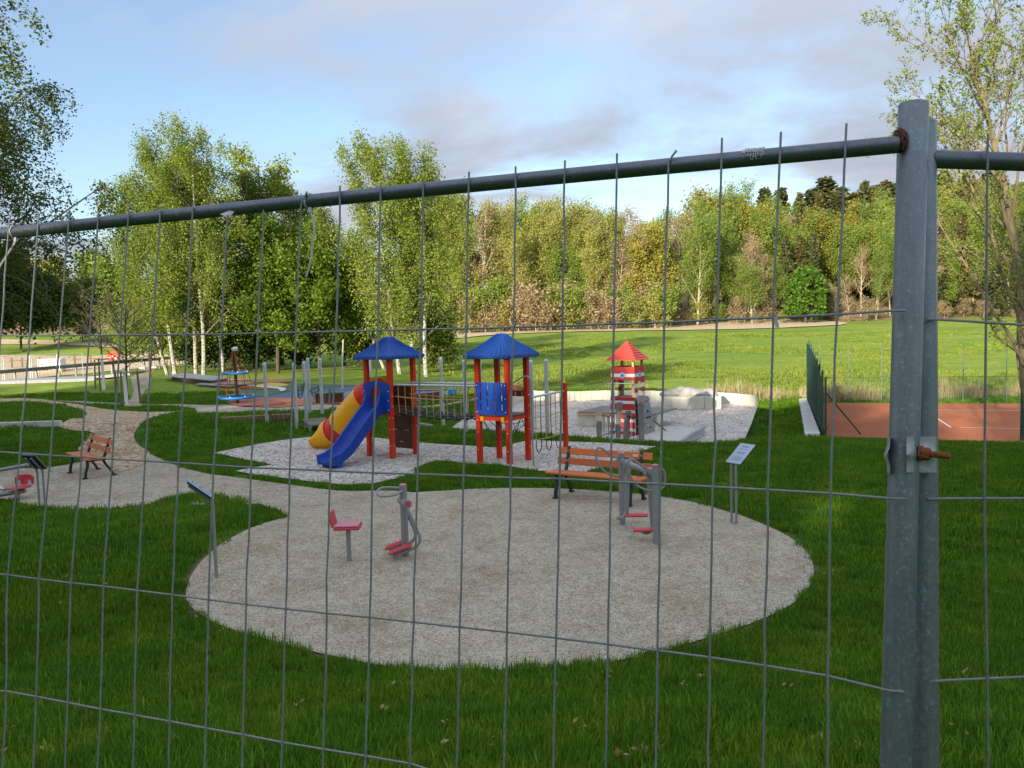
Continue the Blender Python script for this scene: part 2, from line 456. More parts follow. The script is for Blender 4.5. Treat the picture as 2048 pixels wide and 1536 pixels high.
M_greywood = woodmat('weathered_wood', (0.24, 0.21, 0.185), 0.3, (12, 1.5, 12), 0.8)
M_deck = woodmat('grey_deck_wood', (0.27, 0.235, 0.20), 0.28, (10, 1, 10), 0.8)
M_pale = woodmat('pale_wood', (0.58, 0.40, 0.20), 0.2, (10, 10, 1), 0.7)
M_stake = woodmat('brown_stake_wood', (0.22, 0.14, 0.075), 0.3, (10, 10, 1), 0.8)
M_lred = woodmat('red_painted_board', (0.56, 0.035, 0.03), 0.14, (2, 14, 14), 0.6)
M_lwhite = woodmat('white_painted_board', (0.80, 0.78, 0.74), 0.08, (2, 14, 14), 0.6)
M_lmag = woodmat('magenta_painted_board', (0.42, 0.03, 0.17), 0.14, (2, 14, 14), 0.6)
M_greyboard = woodmat('grey_climbing_board', (0.255, 0.25, 0.245), 0.2, (2, 14, 14), 0.7)
M_rope_y = plain('yellow_rope', (0.52, 0.37, 0.11), 0.8, 0, 0.2, 30)
M_rope_k = plain('black_rope', (0.03, 0.03, 0.03), 0.8, 0, 0.2, 30)
M_rope_r = plain('red_rope', (0.36, 0.05, 0.03), 0.8, 0, 0.2, 30)
M_whitep = plain('white_paint', (0.82, 0.81, 0.78), 0.6, 0, 0.06, 8)
M_tie = plain('grey_white_plastic', (0.66, 0.66, 0.62), 0.4, 0, 0.1, 20)
M_tape = plain('silver_tape', (0.46, 0.47, 0.50), 0.45, 0.2, 0.2, 60)
M_sign = plain('sign_plate', (0.46, 0.54, 0.64), 0.3, 0.3, 0.06, 5)
M_signback = plain('sign_back', (0.035, 0.037, 0.04), 0.5, 0.2, 0.2, 5)
M_rock = plain('grey_boulder', (0.36, 0.345, 0.31), 0.9, 0, 0.3, 3, 0.5, 14)
# ------------------------------------------------------------------ the ground
def groundmat():
    m, nt, b = _nodes('lawn_and_field')
    p = _pos(nt)
    sep = nt.nodes.new('ShaderNodeSeparateXYZ'); nt.links.new(p, sep.inputs[0])
    n1 = _noise(nt, p, 0.35, 6, 0.6); n2 = _noise(nt, p, 5.5, 5, 0.65); n3 = _noise(nt, _pos(nt, (1, 0.35, 1)), 22, 4, 0.7)
    lawn = _ramp(nt, n2, [(0.3, (0.034, 0.092, 0.009)), (0.55, (0.062, 0.145, 0.014)), (0.75, (0.10, 0.19, 0.026))])
    lawn = _mix(nt, 1.0, lawn, _ramp(nt, n3, [(0.3, (0.6, 0.62, 0.6)), (0.65, (1.2, 1.2, 1.1))]), 'MULTIPLY')
    nf = _noise(nt, _pos(nt, (0.35, 1.0, 1)), 0.20, 7, 0.62); nf2 = _noise(nt, _pos(nt, (0.6, 1, 1)), 3.0, 6, 0.7)
    field = _ramp(nt, nf, [(0.28, (0.14, 0.225, 0.033)), (0.48, (0.20, 0.285, 0.042)), (0.62, (0.28, 0.33, 0.055)), (0.78, (0.21, 0.275, 0.045))])
    field = _mix(nt, 1.0, field, _ramp(nt, nf2, [(0.3, (0.55, 0.62, 0.55)), (0.52, (1.0, 1.0, 1.0)), (0.7, (1.3, 1.22, 1.15))]), 'MULTIPLY')
    mr = nt.nodes.new('ShaderNodeMapRange'); mr.inputs['From Min'].default_value = 38; mr.inputs['From Max'].default_value = 44
    nt.links.new(sep.outputs[1], mr.inputs['Value'])
    c = _mix(nt, mr.outputs[0], lawn, field)
    ff = _ramp(nt, n1, [(0.35, (0.16, 0.11, 0.06)), (0.5, (0.26, 0.19, 0.10)), (0.7, (0.36, 0.28, 0.15))])
    a = nt.nodes.new('ShaderNodeMath'); a.operation = 'MULTIPLY_ADD'; a.inputs[1].default_value = 10; nt.links.new(n1, a.inputs[0]); nt.links.new(sep.outputs[1], a.inputs[2])
    mr2 = nt.nodes.new('ShaderNodeMapRange'); mr2.inputs['From Min'].default_value = 138; mr2.inputs['From Max'].default_value = 142
    nt.links.new(a.outputs[0], mr2.inputs['Value'])
    c = _mix(nt, mr2.outputs[0], c, ff)
    nt.links.new(c, b.inputs['Base Color']); b.inputs['Roughness'].default_value = 0.95; b.inputs['Specular IOR Level'].default_value = 0.1
    _bump(nt, b, n3, 0.6, 0.05); return m
def axis(spans):
    out = []
    for a, b, s in spans: out += list(np.arange(a, b, s))
    return np.array(out + [spans[-1][1]])
gx = axis([(-420, -120, 20), (-120, -45, 5), (-45, -16, 1.0), (-16, 16, 0.3), (16, 32, 0.6), (32, 60, 2), (60, 140, 8), (140, 420, 20)])
gy = axis([(-120, -12, 6), (-12, 0, 1.5), (0, 34, 0.3), (34, 60, 0.7), (60, 150, 3), (150, 260, 8), (260, 600, 34)])
X, Y = np.meshgrid(gx, gy); Z = T(X, Y)
nx, ny = len(gx), len(gy)
gv = np.stack([X.ravel(), Y.ravel(), Z.ravel()], 1)
gf = [(j * nx + i, j * nx + i + 1, (j + 1) * nx + i + 1, (j + 1) * nx + i) for j in range(ny - 1) for i in range(nx - 1)]
ground = mesh_obj('ground', gv, gf, groundmat(), smooth=True)
tag(ground, 'green lawn of the play area running on into the sunlit meadow', 'ground', kind='structure')

SHEETS = []
def sheet(name, px, mat, off=0.02, smooth=3, z=None, label=None, cat=None, step=0.6, world=None, kind='structure', block=True, frame=None):
    if world is not None: W = [np.array(p[:2]) for p in world]
    else: W = [(G(x, y) if z is None else PZ(x, y, z))[:2] for x, y in px]
    if smooth > 1: W = crom(W, smooth)
    bm = bmesh.new()
    bm.faces.new([bm.verts.new((p[0], p[1], 0)) for p in W])
    bmesh.ops.triangulate(bm, faces=bm.faces[:])
    lo = np.min(W, 0); hi = np.max(W, 0)
    if z is None:
        for a in (0, 1):
            n = [0, 0, 0]; n[a] = 1
            s = max(step, (hi[a] - lo[a]) / 90)
            for t in np.arange(lo[a] + s, hi[a], s):
                c = [0, 0, 0]; c[a] = t
                bmesh.ops.bisect_plane(bm, geom=bm.verts[:] + bm.edges[:] + bm.faces[:], plane_co=c, plane_no=n, dist=1e-5)
    xs = np.array([v.co.x for v in bm.verts]); ys = np.array([v.co.y for v in bm.verts])
    zs = T(xs, ys) + off if z is None else np.full(len(xs), z + off)
    for v, q in zip(bm.verts, zs): v.co.z = q
    for f in bm.faces:
        if f.normal.z < 0: f.normal_flip()
    bm.normal_update()
    for f in bm.faces:
        if f.normal.z < 0: f.normal_flip()
    me = bpy.data.meshes.new(name); bm.to_mesh(me); bm.free(); me.materials.append(mat)
    me.polygons.foreach_set('use_smooth', [True] * len(me.polygons))
    o = bpy.data.objects.new(name, me); col.objects.link(o); tag(o, label, cat, kind=kind)
    if block: SHEETS.append(W)
    return o, W

# the round exercise ground: a true circle through the picture's rim
cpts = np.array([PZ(x, y, 0)[:2] for x, y in [(372, 1190), (430, 1105), (560, 1040), (985, 1348), (700, 1310), (480, 1265), (1628, 1160), (1560, 1060), (1440, 1020), (1400, 1287), (1300, 985)]])
A_ = np.c_[2 * cpts, np.ones(len(cpts))]; sol = np.linalg.lstsq(A_, (cpts ** 2).sum(1), rcond=None)[0]
CC = sol[:2]; CR = math.sqrt(sol[2] + CC @ CC)
print('circle', CC, CR, [round(float(np.hypot(*(p - CC)) - CR), 2) for p in cpts])
CIRC_PX = [(585, 1034), (520, 1052), (470, 1075), (430, 1100), (395, 1135), (376, 1170), (374, 1205), (400, 1232), (450, 1258), (540, 1284), (650, 1313), (760, 1335), (870, 1345), (985, 1348),
           (1100, 1344), (1210, 1330), (1320, 1308), (1430, 1275), (1530, 1240), (1600, 1200), (1626, 1160), (1622, 1120), (1590, 1085), (1540, 1057), (1470, 1030), (1390, 1008), (1300, 993), (1200, 984), (1100, 979), (985, 979), (900, 983), (780, 992), (660, 1015)]
M_soil = plain('bare_soil', (0.11, 0.07, 0.04), 0.95, 0, 0.35, 9, 0.4, 30)
_cw = [G(x, y)[:2] for x, y in CIRC_PX]; _cc = np.mean(_cw, 0)
sheet('soil_rim', None, M_soil, 0.008, 3, world=[_cc + (q - _cc) * (1 + 0.055 / np.linalg.norm(q - _cc)) for q in _cw], label='thin rim of bare soil round the exercise ground', cat='soil', block=False)
sheet('exercise_ground', CIRC_PX, M_gravel, 0.024, 3, label='round beige gravel exercise ground in front of the bench', cat='gravel')
sheet('gravel_path', [(860, 1000), (800, 983), (690, 983), (620, 976), (550, 966), (450, 953), (400, 945), (350, 931), (310, 913), (284, 899), (262, 905), (230, 915), (195, 918), (160, 925), (110, 934), (40, 938), (-60, 942), (-160, 960),
       (-120, 990), (0, 998), (60, 1011), (120, 1019), (180, 1020), (240, 1018), (300, 1008), (340, 997), (376, 988), (430, 990), (500, 1003), (560, 1024), (600, 1045), (700, 1040)], M_path, 0.012, 3,
      label='beige gravel path leading left from the round exercise ground', cat='path')
sheet('wood_chip_path', [(0, 798), (50, 797), (105, 802), (170, 812), (230, 821), (300, 825), (378, 822), (330, 829), (300, 838), (277, 855), (268, 872), (276, 890), (300, 907), (285, 930), (240, 944), (200, 930), (165, 925), (155, 905), (163, 888), (181, 873), (180, 864),
       (150, 862), (112, 853), (100, 851), (135, 842), (168, 834), (174, 827), (158, 819), (120, 809), (60, 804), (0, 805), (-90, 806), (-90, 799)], M_chips, 0.020, 3, label='brown wood chip path curving past the short bench', cat='path')
sheet('narrow_path', [(112, 801), (180, 804), (260, 808), (340, 809), (420, 811), (520, 806), (700, 811), (860, 812), (1010, 811), (1010, 814), (860, 816), (700, 817), (520, 824), (440, 829), (395, 828), (390, 817), (340, 812), (260, 811), (180, 807)], M_path, 0.016, 1,
      label='narrow pale path between the lawn mounds', cat='path')
sheet('branch_path', [(248, 812), (262, 795), (268, 775), (262, 760), (272, 745), (300, 735), (312, 737), (302, 750), (303, 762), (290, 780), (280, 800), (282, 813)], M_path, 0.017, 2, label='pale path bending away uphill behind the young trees', cat='path')
sheet('fall_zone_gravel', [(428, 908), (520, 889), (580, 880), (640, 874), (720, 874), (830, 886), (930, 893), (1000, 898), (1030, 889), (1060, 882), (1131, 885), (1220, 888), (1312, 895), (1280, 906), (1245, 918), (1215, 932), (1170, 946), (1116, 948), (1060, 942), (1000, 933), (943, 930),
       (900, 925), (872, 923), (850, 930), (836, 938), (828, 948), (790, 960), (745, 970), (690, 972), (610, 964), (555, 957), (500, 950), (470, 944), (510, 937), (545, 931), (490, 921)], M_white, 0.03, 1,
      label='white gravel fall zone under the slide towers', cat='gravel')
sheet('sand_pit_gravel', None, M_white, 0.02, 1, z=PIT_Z, world=PIT, label='pale gravel of the pit around the striped lighthouse', cat='gravel')
sheet('tennis_court', None, None or plain('red_clay', (0.37, 0.105, 0.030), 0.95, 0, 0.16, 0.35, 0.2, 40, (1, .5, 1)), 0.02, 1, z=COURT_Z, world=COURT, label='orange clay tennis court beyond the green screen', cat='court')
rub = dict(block=True)
def rubber(name, c): return plain(name, c, 0.85, 0, 0.1, 2.0, 0.1, 90)
sheet('rubber_surface', [(448, 800), (470, 786), (500, 776), (560, 768), (640, 768), (720, 770), (800, 772), (900, 777), (940, 785), (900, 796), (820, 806), (760, 806), (650, 808), (560, 816), (500, 812)], rubber('blue_rubber', (0.095, 0.135, 0.225)), 0.02, 2,
      label='dusty blue rubber play surface', cat='rubber floor')
sheet('green_rubber', [(470, 786), (500, 776), (560, 769), (640, 769), (720, 771), (690, 774), (620, 778), (565, 786), (520, 795), (490, 794)], rubber('green_rubber', (0.085, 0.14, 0.075)), 0.04, 2, label='green rubber field with the bird picture', cat='rubber floor', block=False)
sheet('orange_rubber', [(500, 800), (560, 797), (640, 800), (700, 801), (700, 808), (640, 809), (560, 816), (500, 814), (470, 806)], rubber('orange_rubber', (0.45, 0.15, 0.06)), 0.04, 2, label='orange rubber patch before the blue surface', cat='rubber floor', block=False)
sheet('red_rubber', [(455, 806), (490, 801), (540, 802), (572, 807), (560, 812), (510, 815), (470, 813)], rubber('red_rubber', (0.30, 0.09, 0.055)), 0.06, 3, label='brick red rubber circle under the rope roundabout', cat='rubber floor', block=False)
sheet('yellow_rubber', [(510, 774), (530, 768), (548, 766), (568, 769), (578, 772), (560, 775), (530, 776)], rubber('yellow_rubber', (0.62, 0.42, 0.10)), 0.06, 3, label='yellow wing of the bird picture on the green rubber', cat='rubber floor', block=False)
sheet('brown_rubber', [(478, 777), (500, 773), (532, 777), (530, 781), (505, 780)], rubber('brown_rubber', (0.27, 0.09, 0.05)), 0.065, 3, label='brown tail of the bird picture on the green rubber', cat='rubber floor', block=False)
sheet('white_rubber', [(492, 772), (520, 774), (550, 776), (571, 778), (570, 783), (561, 785), (556, 780), (530, 777.5)], rubber('white_rubber', (0.66, 0.64, 0.58)), 0.075, 2, label='white neck and head of the bird picture', cat='rubber floor', block=False)
sheet('dirt_strip', [(880, 668), (930, 661), (1050, 655), (1200, 652), (1330, 649), (1430, 644), (1560, 640), (1640, 642), (1690, 646), (1680, 651), (1560, 657), (1460, 660), (1300, 662), (1160, 664), (1040, 668), (960, 673), (900, 678)], M_sand, 0.12, 2, step=2,
      label='strip of bare tan earth along the wood edge', cat='earth')
sheet('building_site_ground', [(-60, 716), (20, 711), (110, 712), (200, 712), (290, 706), (350, 712), (400, 722), (330, 733), (240, 741), (120, 752), (-60, 765)], M_sand, 0.05, 2, step=1.5, label='bare sandy ground of the building site', cat='earth')
sheet('dirt_track', [(-60, 679), (60, 680), (150, 684), (260, 688), (330, 688), (330, 694), (240, 696), (120, 690), (-60, 688)], M_sand, 0.08, 2, step=2, label='sandy track across the bank at far left', cat='track')

# ------------------------------------------------------------------ grass
def blade_mesh(name, n, rad, h, w, rng, mat, bend=0.5, wild=0.25):
    V = []; Fs = []
    for i in range(n):
        a = rng.uniform(0, 2 * PI); r = rad * math.sqrt(rng.random()); x, y = r * math.cos(a), r * math.sin(a)
        hh = h * rng.uniform(0.55, 1.15); t = rng.uniform(0, 2 * PI); ln = hh * bend * rng.uniform(0.2, 1.2)
        if rng.random() < 0.02: hh *= 1.7
        ux, uy = math.cos(t), math.sin(t); px_, py_ = -uy, ux
        ww = w * rng.uniform(0.7, 1.3) / 2; b = len(V)
        V += [(x - px_ * ww, y - py_ * ww, -0.01), (x + px_ * ww, y + py_ * ww, -0.01),
              (x + ux * ln * 0.35 + px_ * ww * 0.8, y + uy * ln * 0.35 + py_ * ww * 0.8, hh * 0.6), (x + ux * ln * 0.35 - px_ * ww * 0.8, y + uy * ln * 0.35 - py_ * ww * 0.8, hh * 0.6),
              (x + ux * ln, y + uy * ln, hh)]
        Fs += [(b, b + 1, b + 2, b + 3), (b + 3, b + 2, b + 4)]
    me = bpy.data.meshes.new(name); me.from_pydata(V, [], Fs); me.materials.append(mat)
    return bpy.data.objects.new(name, me)
def scatter(name, pts, scales, protos, seed, label, cat):
    me = bpy.data.meshes.new(name); me.from_pydata([tuple(p) for p in pts], [], [])
    at = me.attributes.new('size', 'FLOAT', 'POINT'); at.data.foreach_set('value', np.asarray(scales, np.float32))
    o = bpy.data.objects.new(name, me); col.objects.link(o)
    ng = bpy.data.node_groups.new(name, 'GeometryNodeTree')
    ng.interface.new_socket('Geometry', in_out='INPUT', socket_type='NodeSocketGeometry')
    ng.interface.new_socket('Geometry', in_out='OUTPUT', socket_type='NodeSocketGeometry')
    N, L = ng.nodes, ng.links
    gi = N.new('NodeGroupInput'); go = N.new('NodeGroupOutput'); iop = N.new('GeometryNodeInstanceOnPoints'); jn = N.new('GeometryNodeGeometryToInstance')
    for p in protos:
        oi = N.new('GeometryNodeObjectInfo'); oi.inputs['Object'].default_value = p; oi.inputs['As Instance'].default_value = False
        L.new(oi.outputs['Geometry'], jn.inputs[0])
    L.new(gi.outputs[0], iop.inputs['Points']); L.new(jn.outputs[0], iop.inputs['Instance'])
    iop.inputs['Pick Instance'].default_value = True
    rv = N.new('FunctionNodeRandomValue'); rv.data_type = 'FLOAT_VECTOR'; rv.inputs[0].default_value = (-0.12, -0.12, 0); rv.inputs[1].default_value = (0.12, 0.12, 6.283); rv.inputs['Seed'].default_value = seed
    L.new(rv.outputs[0], iop.inputs['Rotation'])
    na = N.new('GeometryNodeInputNamedAttribute'); na.data_type = 'FLOAT'; na.inputs['Name'].default_value = 'size'
    L.new(na.outputs['Attribute'], iop.inputs['Scale'])
    L.new(iop.outputs[0], go.inputs[0])
    md = o.modifiers.new('scatter', 'NODES'); md.node_group = ng
    return tag(o, label, cat, kind='stuff')
M_grass = leafmat('grass_blades', (0.060, 0.150, 0.008), (0.112, 0.238, 0.013), (0.20, 0.33, 0.030), 0.36, 0.5, 1.1, 0.12)
M_reed = leafmat('dry_reeds', (0.32, 0.25, 0.11), (0.50, 0.41, 0.21), (0.60, 0.51, 0.30), 0.35, 0.7)
rg = random.Random(5); nr = np.random.default_rng(11)
g_near = [blade_mesh('grass_tuft', 70, 0.10, 0.085, 0.0065, rg, M_grass) for _ in range(4)]
g_mid = [blade_mesh('grass_tuft', 90, 0.20, 0.085, 0.010, rg, M_grass) for _ in range(3)]
g_far = [blade_mesh('grass_tuft', 90, 0.42, 0.10, 0.022, rg, M_grass) for _ in range(3)]
def lawn_points(y0, y1, dens, margin):
    out = []
    xm = 0.86 * y1 + 2.2
    n = int(dens * (y1 - y0) * 2 * xm)
    x = nr.uniform(-xm, xm, n); y = nr.uniform(y0, y1, n)
    k = np.abs(x) < 0.86 * y + 2.2
    x, y = x[k], y[k]
    ok = np.ones(len(x), bool)
    for W in SHEETS:
        lo, hi = np.min(W, 0) - margin, np.max(W, 0) + margin
        q = ok & (x > lo[0]) & (x < hi[0]) & (y > lo[1]) & (y < hi[1])
        idx = np.where(q)[0]
        if len(idx): ok[idx[polydist(W, x[idx], y[idx]) < margin]] = False
    x, y = x[ok], y[ok]
    return np.stack([x, y, T(x, y)], 1)
_pn = lawn_points(2.4, 9.2, 125, 0.045); _n1 = 0.5 + 0.5 * np.sin(_pn[:, 0] * 1.7 + np.sin(_pn[:, 1] * 1.3) * 2)
scatter('grass', _pn, nr.uniform(0.75, 1.2, len(_pn)) + 0.25 * _n1, g_near, 3, 'short dense lawn grass on the slope behind the fence', 'grass')
_pm = lawn_points(9.0, 21.5, 34, 0.12)
scatter('grass', _pm, nr.uniform(0.75, 1.2, len(_pm)), g_mid, 4, 'lawn grass round the exercise ground and the slide towers', 'grass')
_pf = lawn_points(21.0, 42, 9, 0.3)
scatter('grass', _pf, nr.uniform(0.8, 1.2, len(_pf)), g_far, 6, 'lawn grass on the far mounds and round the steel poles', 'grass')
# taller tufts standing in the meadow
M_mead = leafmat('meadow_tufts', (0.15, 0.235, 0.036), (0.235, 0.315, 0.05), (0.34, 0.385, 0.08), 0.4, 0.7, 0.12)
g_mead = [blade_mesh('meadow_tuft', 60, 0.8, 0.22, 0.05, rg, M_mead) for _ in range(3)]
_mx = nr.uniform(-0.12, 0.75, 5200); _my = 43 + 64 * nr.random(5200) ** 1.4; _mx = _mx * _my
_mn = np.sin(_mx * .31 + np.sin(_my * .17) * 2) + np.sin(_my * .23 + _mx * .11)
_mk = _mn > -0.5; _mx, _my, _mn = _mx[_mk], _my[_mk], _mn[_mk]
scatter('meadow_grass', np.stack([_mx, _my, T(_mx, _my)], 1), 0.45 + .22 * np.clip(_mn, 0, 2) + nr.uniform(0, .3, len(_mx)), g_mead, 12, 'uneven tufts of meadow grass beyond the reeds', 'grass')
# dry reeds along the ditch
g_reed = [blade_mesh('reed_tuft', 30, 0.45, 0.85, 0.022, rg, M_reed, 0.35) for _ in range(3)]
rx = []
for k in range(560):
    u = rg.uniform(0.02, 0.72) if rg.random() < 0.93 else rg.uniform(-0.08, 0.04)
    yy = rg.gauss(40.5, 1.0) if u < 0.40 else rg.gauss(38.3, 0.6)
    s = rg.uniform(0.4, 1.0) * (0.45 + 0.75 * abs(math.sin(u * 23 + 1.2)))
    rx.append((u * yy, yy, s))
rx = np.array(rx)
scatter('reeds', np.stack([rx[:, 0], rx[:, 1], T(rx[:, 0], rx[:, 1])], 1), rx[:, 2], g_reed, 9, 'strip of dry straw coloured reeds along the meadow edge', 'reeds')
# dead leaves and straw caught in the lawn
M_dead = leafmat('dead_leaves', (0.22, 0.13, 0.06), (0.36, 0.25, 0.12), (0.44, 0.34, 0.2), 0.2, 0.8)
lv = MB()
for px, py in [(130, 1218), (205, 1180), (400, 1245), (455, 1275), (595, 1430), (345, 1500), (1068, 1356), (1118, 1388), (1160, 1480), (1405, 1375), (1570, 1390), (1660, 1160), (1670, 1155), (1710, 1440), (20, 1525), (60, 1530), (890, 1475), (770, 1440), (1885, 1320), (1990, 1200), (1240, 1535), (1285, 1525), (10, 1490)] + [(rg.uniform(0, 2048), rg.uniform(1050, 1530)) for _ in range(40)]:
    p = G(px, py)
    if any(inpoly(W, np.array([p[0]]), np.array([p[1]]))[0] for W in SHEETS): continue
    for _ in range(rg.randint(2, 5)):
        c = p + np.array([rg.gauss(0, .03), rg.gauss(0, .03), 0.07 + rg.random() * .03]); s = rg.uniform(.012, .03)
        rr = rotm(rg.uniform(-.8, .8), rg.uniform(-.8, .8), rg.uniform(0, 6))
        lv.add((np.array([(-s, 0, 0), (0, -s * .5, .004), (s, 0, 0), (0, s * .5, .004)]) @ rr.T) + c, [(0, 1, 2, 3)])
tag(lv.build('dead_leaves', M_dead, fix=False), 'scattered dry leaves caught in the lawn', 'leaves', kind='stuff')
# loose twigs on the gravel circle and stray pebbles along its rim
pb = MB(); _ring = crom(_cw, 3)
for k in range(900):
    _i = rg.randrange(len(_ring)); _q = _ring[_i] + (_ring[(_i + 1) % len(_ring)] - _ring[_i]) * rg.random(); _f = 1 - abs(rg.gauss(0, .012)) - .004 if rg.random() < .7 else math.sqrt(rg.random())
    x, y = _cc + (_q - _cc) * _f
    s = rg.uniform(.008, .02); z = Tz(x, y) + .026 if False else max(0.0, float(np.interp(y, [5.4, 6.6, 7.4, 9], [0.36, .10, .02, 0]))) + .03
    q = rotm(rg.uniform(0, 6), rg.uniform(0, 6), rg.uniform(0, 6))
    V = np.array([(s, 0, 0), (-s, 0, 0), (0, s * .8, 0), (0, -s * .8, 0), (0, 0, s * .6), (0, 0, -s * .6)]) @ q.T + np.array([x, y, z])
    pb.add(V, [(0, 2, 4), (2, 1, 4), (1, 3, 4), (3, 0, 4), (2, 0, 5), (1, 2, 5), (3, 1, 5), (0, 3, 5)])
tag(pb.build('pebbles', plain('pale_pebble', (0.62, 0.60, 0.56), 0.9, 0, 0.25, 30), fix=False), 'loose pale pebbles along the rim of the round ground', 'pebbles', kind='stuff')

# ------------------------------------------------------------------ site fence in front of the camera
FH = np.array([[-1084.16778, 10.7529480, 651.313149], [-7.88053616, -341.966439, -123.543458], [0.236420966, 0.00774017067, 1.0]])
FO = np.array([0.569, -0.108, 1.354]); FS = np.array([-0.947, -0.007, 0.32]); FV = np.array([0.031, -0.999, 0.035])
def c2w(v): return EYE + v[0] * _R - v[1] * _U + v[2] * _F
F0 = c2w(FO); SD = FS[0] * _R - FS[1] * _U + FS[2] * _F; SD /= np.linalg.norm(SD)
VD = FV[0] * _R - FV[1] * _U + FV[2] * _F; VD -= SD * (VD @ SD); VD /= np.linalg.norm(VD)
ND = np.cross(SD, VD); ND = ND if ND @ (EYE - F0) > 0 else -ND
def fp(s, h, n=0.0): return F0 + s * SD + h * VD + n * ND
def onpanel(px, py):                             # sight line onto the plane of the panel -> (s, h)
    r = ray(px, py); t = ((F0 - EYE) @ ND) / (r @ ND); q = EYE + t * r - F0
    return q @ SD, q @ VD
NODES = [
 [(1674.7, 628.4), (1546.8, 634.8), (1433.6, 639), (1328.3, 644.7), (1228, 647.2), (1125, 651.5), (1026.7, 654.1), (932.4, 657.2), (842, 658.5), (755.2, 660.8), (672.2, 662.8), (591.9, 664.6), (515.6, 666.2), (442.3, 667.9), (373.3, 668.7), (305.2, 669.7), (240.7, 670.5), (179, 670.5), (118.8, 671), (59.7, 671), (1.3, 671)],
 [(1661.5, 987.2), (1535.3, 980.1), (1425.3, 974), (1320.4, 968.2), (1221.7, 963.6), (1119.3, 958), (1020.8, 956), (927, 952), (835.2, 948.5), (745.8, 945.9), (660.5, 941.9), (579.2, 938.3), (502, 935.5), (427.3, 930.7), (356.7, 926.1), (290, 922), (224.7, 918.8), (162.5, 914.4), (101, 911.2), (40.1, 906.6), (-20, 903)],
 [(1655.6, 1352.9), (1529.7, 1332.6), (1419.5, 1316), (1314.8, 1302.2), (1215.8, 1289.5), (1112.2, 1276.8), (1013.7, 1265), (919, 1255.2), (827.5, 1245), (739.2, 1235.4), (653.5, 1227.4), (571.7, 1218.5), (492.2, 1209.4), (417, 1200.1), (344.5, 1190.6), (274.5, 1182), (206.8, 1173.5), (141.8, 1166.7), (77.6, 1159.1), (15.4, 1150.6), (-46, 1143)]]
ROW3 = {19: (12, 1383.7), 18: (72.5, 1394.6), 17: (135, 1406.6), 16: (200.6, 1419.6), 15: (269, 1431.5), 14: (339.4, 1444.2), 13: (411.2, 1457.9), 12: (485.4, 1470.9), 11: (564, 1486.2), 10: (646, 1499.9), 9: (731, 1513.7), 8: (819.4, 1528.9), 0: (1653, 1745), 1: (1526, 1702), 2: (1416, 1672)}
TOPS = [[(1693, 247)], [(1562, 264)], [(1444, 276)], [(1337, 325), (1353, 301)], [(1234, 307)], [(1130, 321)], [(1031, 333)], [(938, 344)], [(846, 356)], [(762, 365)], [(680, 372)], [(602, 412), (614, 383)], [(527, 420)], [(455, 430)], [(386, 407)], [(321, 412)], [(258, 417)], [(197, 424)], [(140, 422)], [(78, 427)], [(20, 430)]]
panel = thing('site_fence', 'large wire mesh site fence panel right in front of the camera', 'fence panel', (float(fp(1.6, -1.62)[0]), float(fp(1.6, -1.62)[1]), Tz(*fp(1.6, -1.62)[:2])))
def rel(o, root):                                # mesh given in world coordinates -> the root's frame
    o.parent = root; o.matrix_parent_inverse = Matrix.Translation(-Vector(root.location)); return o
WR = 0.0021
fr = random.Random(3)
Ssum = []
for i in range(21):
    P = [onpanel(*p) for p in reversed(TOPS[i])]
    P = list(P)
    rows = [onpanel(*NODES[r][i]) for r in range(3)]
    if i in ROW3: rows.append(onpanel(*ROW3[i]))
    else: rows.append((rows[-1][0] + (rows[-1][0] - rows[0][0]) * 0.25, rows[-1][1] - 0.299))
    d = (rows[-1][0] - rows[1][0]) / 2
    rows.append((rows[-1][0] + 0.2 * d, rows[-1][1] - 0.3)); rows.append((rows[-1][0], -1.56))
    Ssum.append(rows)
    pts = P + rows
    out = []
    for k in range(len(pts) - 1):
        a, b = pts[k], pts[k + 1]; n = 4
        for j in range(n):
            t = j / n; w = fr.gauss(0, 0.0009) if 0 < j else 0
            out.append(fp(a[0] + (b[0] - a[0]) * t + w, a[1] + (b[1] - a[1]) * t, 0.0 + (0.0 if j == 0 else fr.gauss(0, .0008))))
    out.append(fp(pts[-1][0], pts[-1][1]))
    rel(MB().tube(out, WR, 7).build('vertical_wire', M_wire, None, True), panel)
for i in range(21, 33):                         # the rest of the panel, left of the frame
    rel(MB().tube([fp(0.1 * i, h) for h in (0.36, 0.0, -0.3, -0.6, -0.9, -1.2, -1.56)], WR, 7).build('vertical_wire', M_wire, None, True), panel)
for r in range(5):
    pts = []
    for i in range(21):
        s, h = Ssum[i][r]; pts.append(fp(s, h, -2 * WR + 0.0006))
    hl = Ssum[20][r][1]; h0 = Ssum[0][r][1]; s0 = Ssum[0][r][0]
    slope = (Ssum[0][r][1] - Ssum[2][r][1]) / (Ssum[2][r][0] - Ssum[0][r][0] + 1e-9)
    e0 = onpanel(*[(1806, 621), (1806, 998), (1803, 1384), (1800, 1790), (1797, 2200)][r])
    lead = [fp(e0[0] - 0.004, e0[1], -.001), fp(e0[0] + 0.02, e0[1], 0.0005)]
    pts = lead + pts + [fp(2.6, hl + .003, -.003), fp(3.3, hl + .005, -.003), fp(3.4, hl + .005, -.003)]
    rel(MB().tube(pts, WR * 1.05, 7).build('horizontal_wire', M_wire, None, True), panel)
PR = 0.0247
def postline(p0, p1, r, n=20, m=14):
    p0, p1 = np.asarray(p0), np.asarray(p1)
    return MB().tube([p0 + (p1 - p0) * k / m for k in range(m + 1)], r, n)
pt1, pb1 = camP(1827, 209, 1.365), camP(1791, 1536, 1.336)
dirp = (pb1 - pt1); dirp = dirp / np.linalg.norm(dirp)
gl = Tz(pb1[0], pb1[1])
pb1 = pt1 + dirp * ((pt1[2] - gl + 0.02) / -dirp[2])
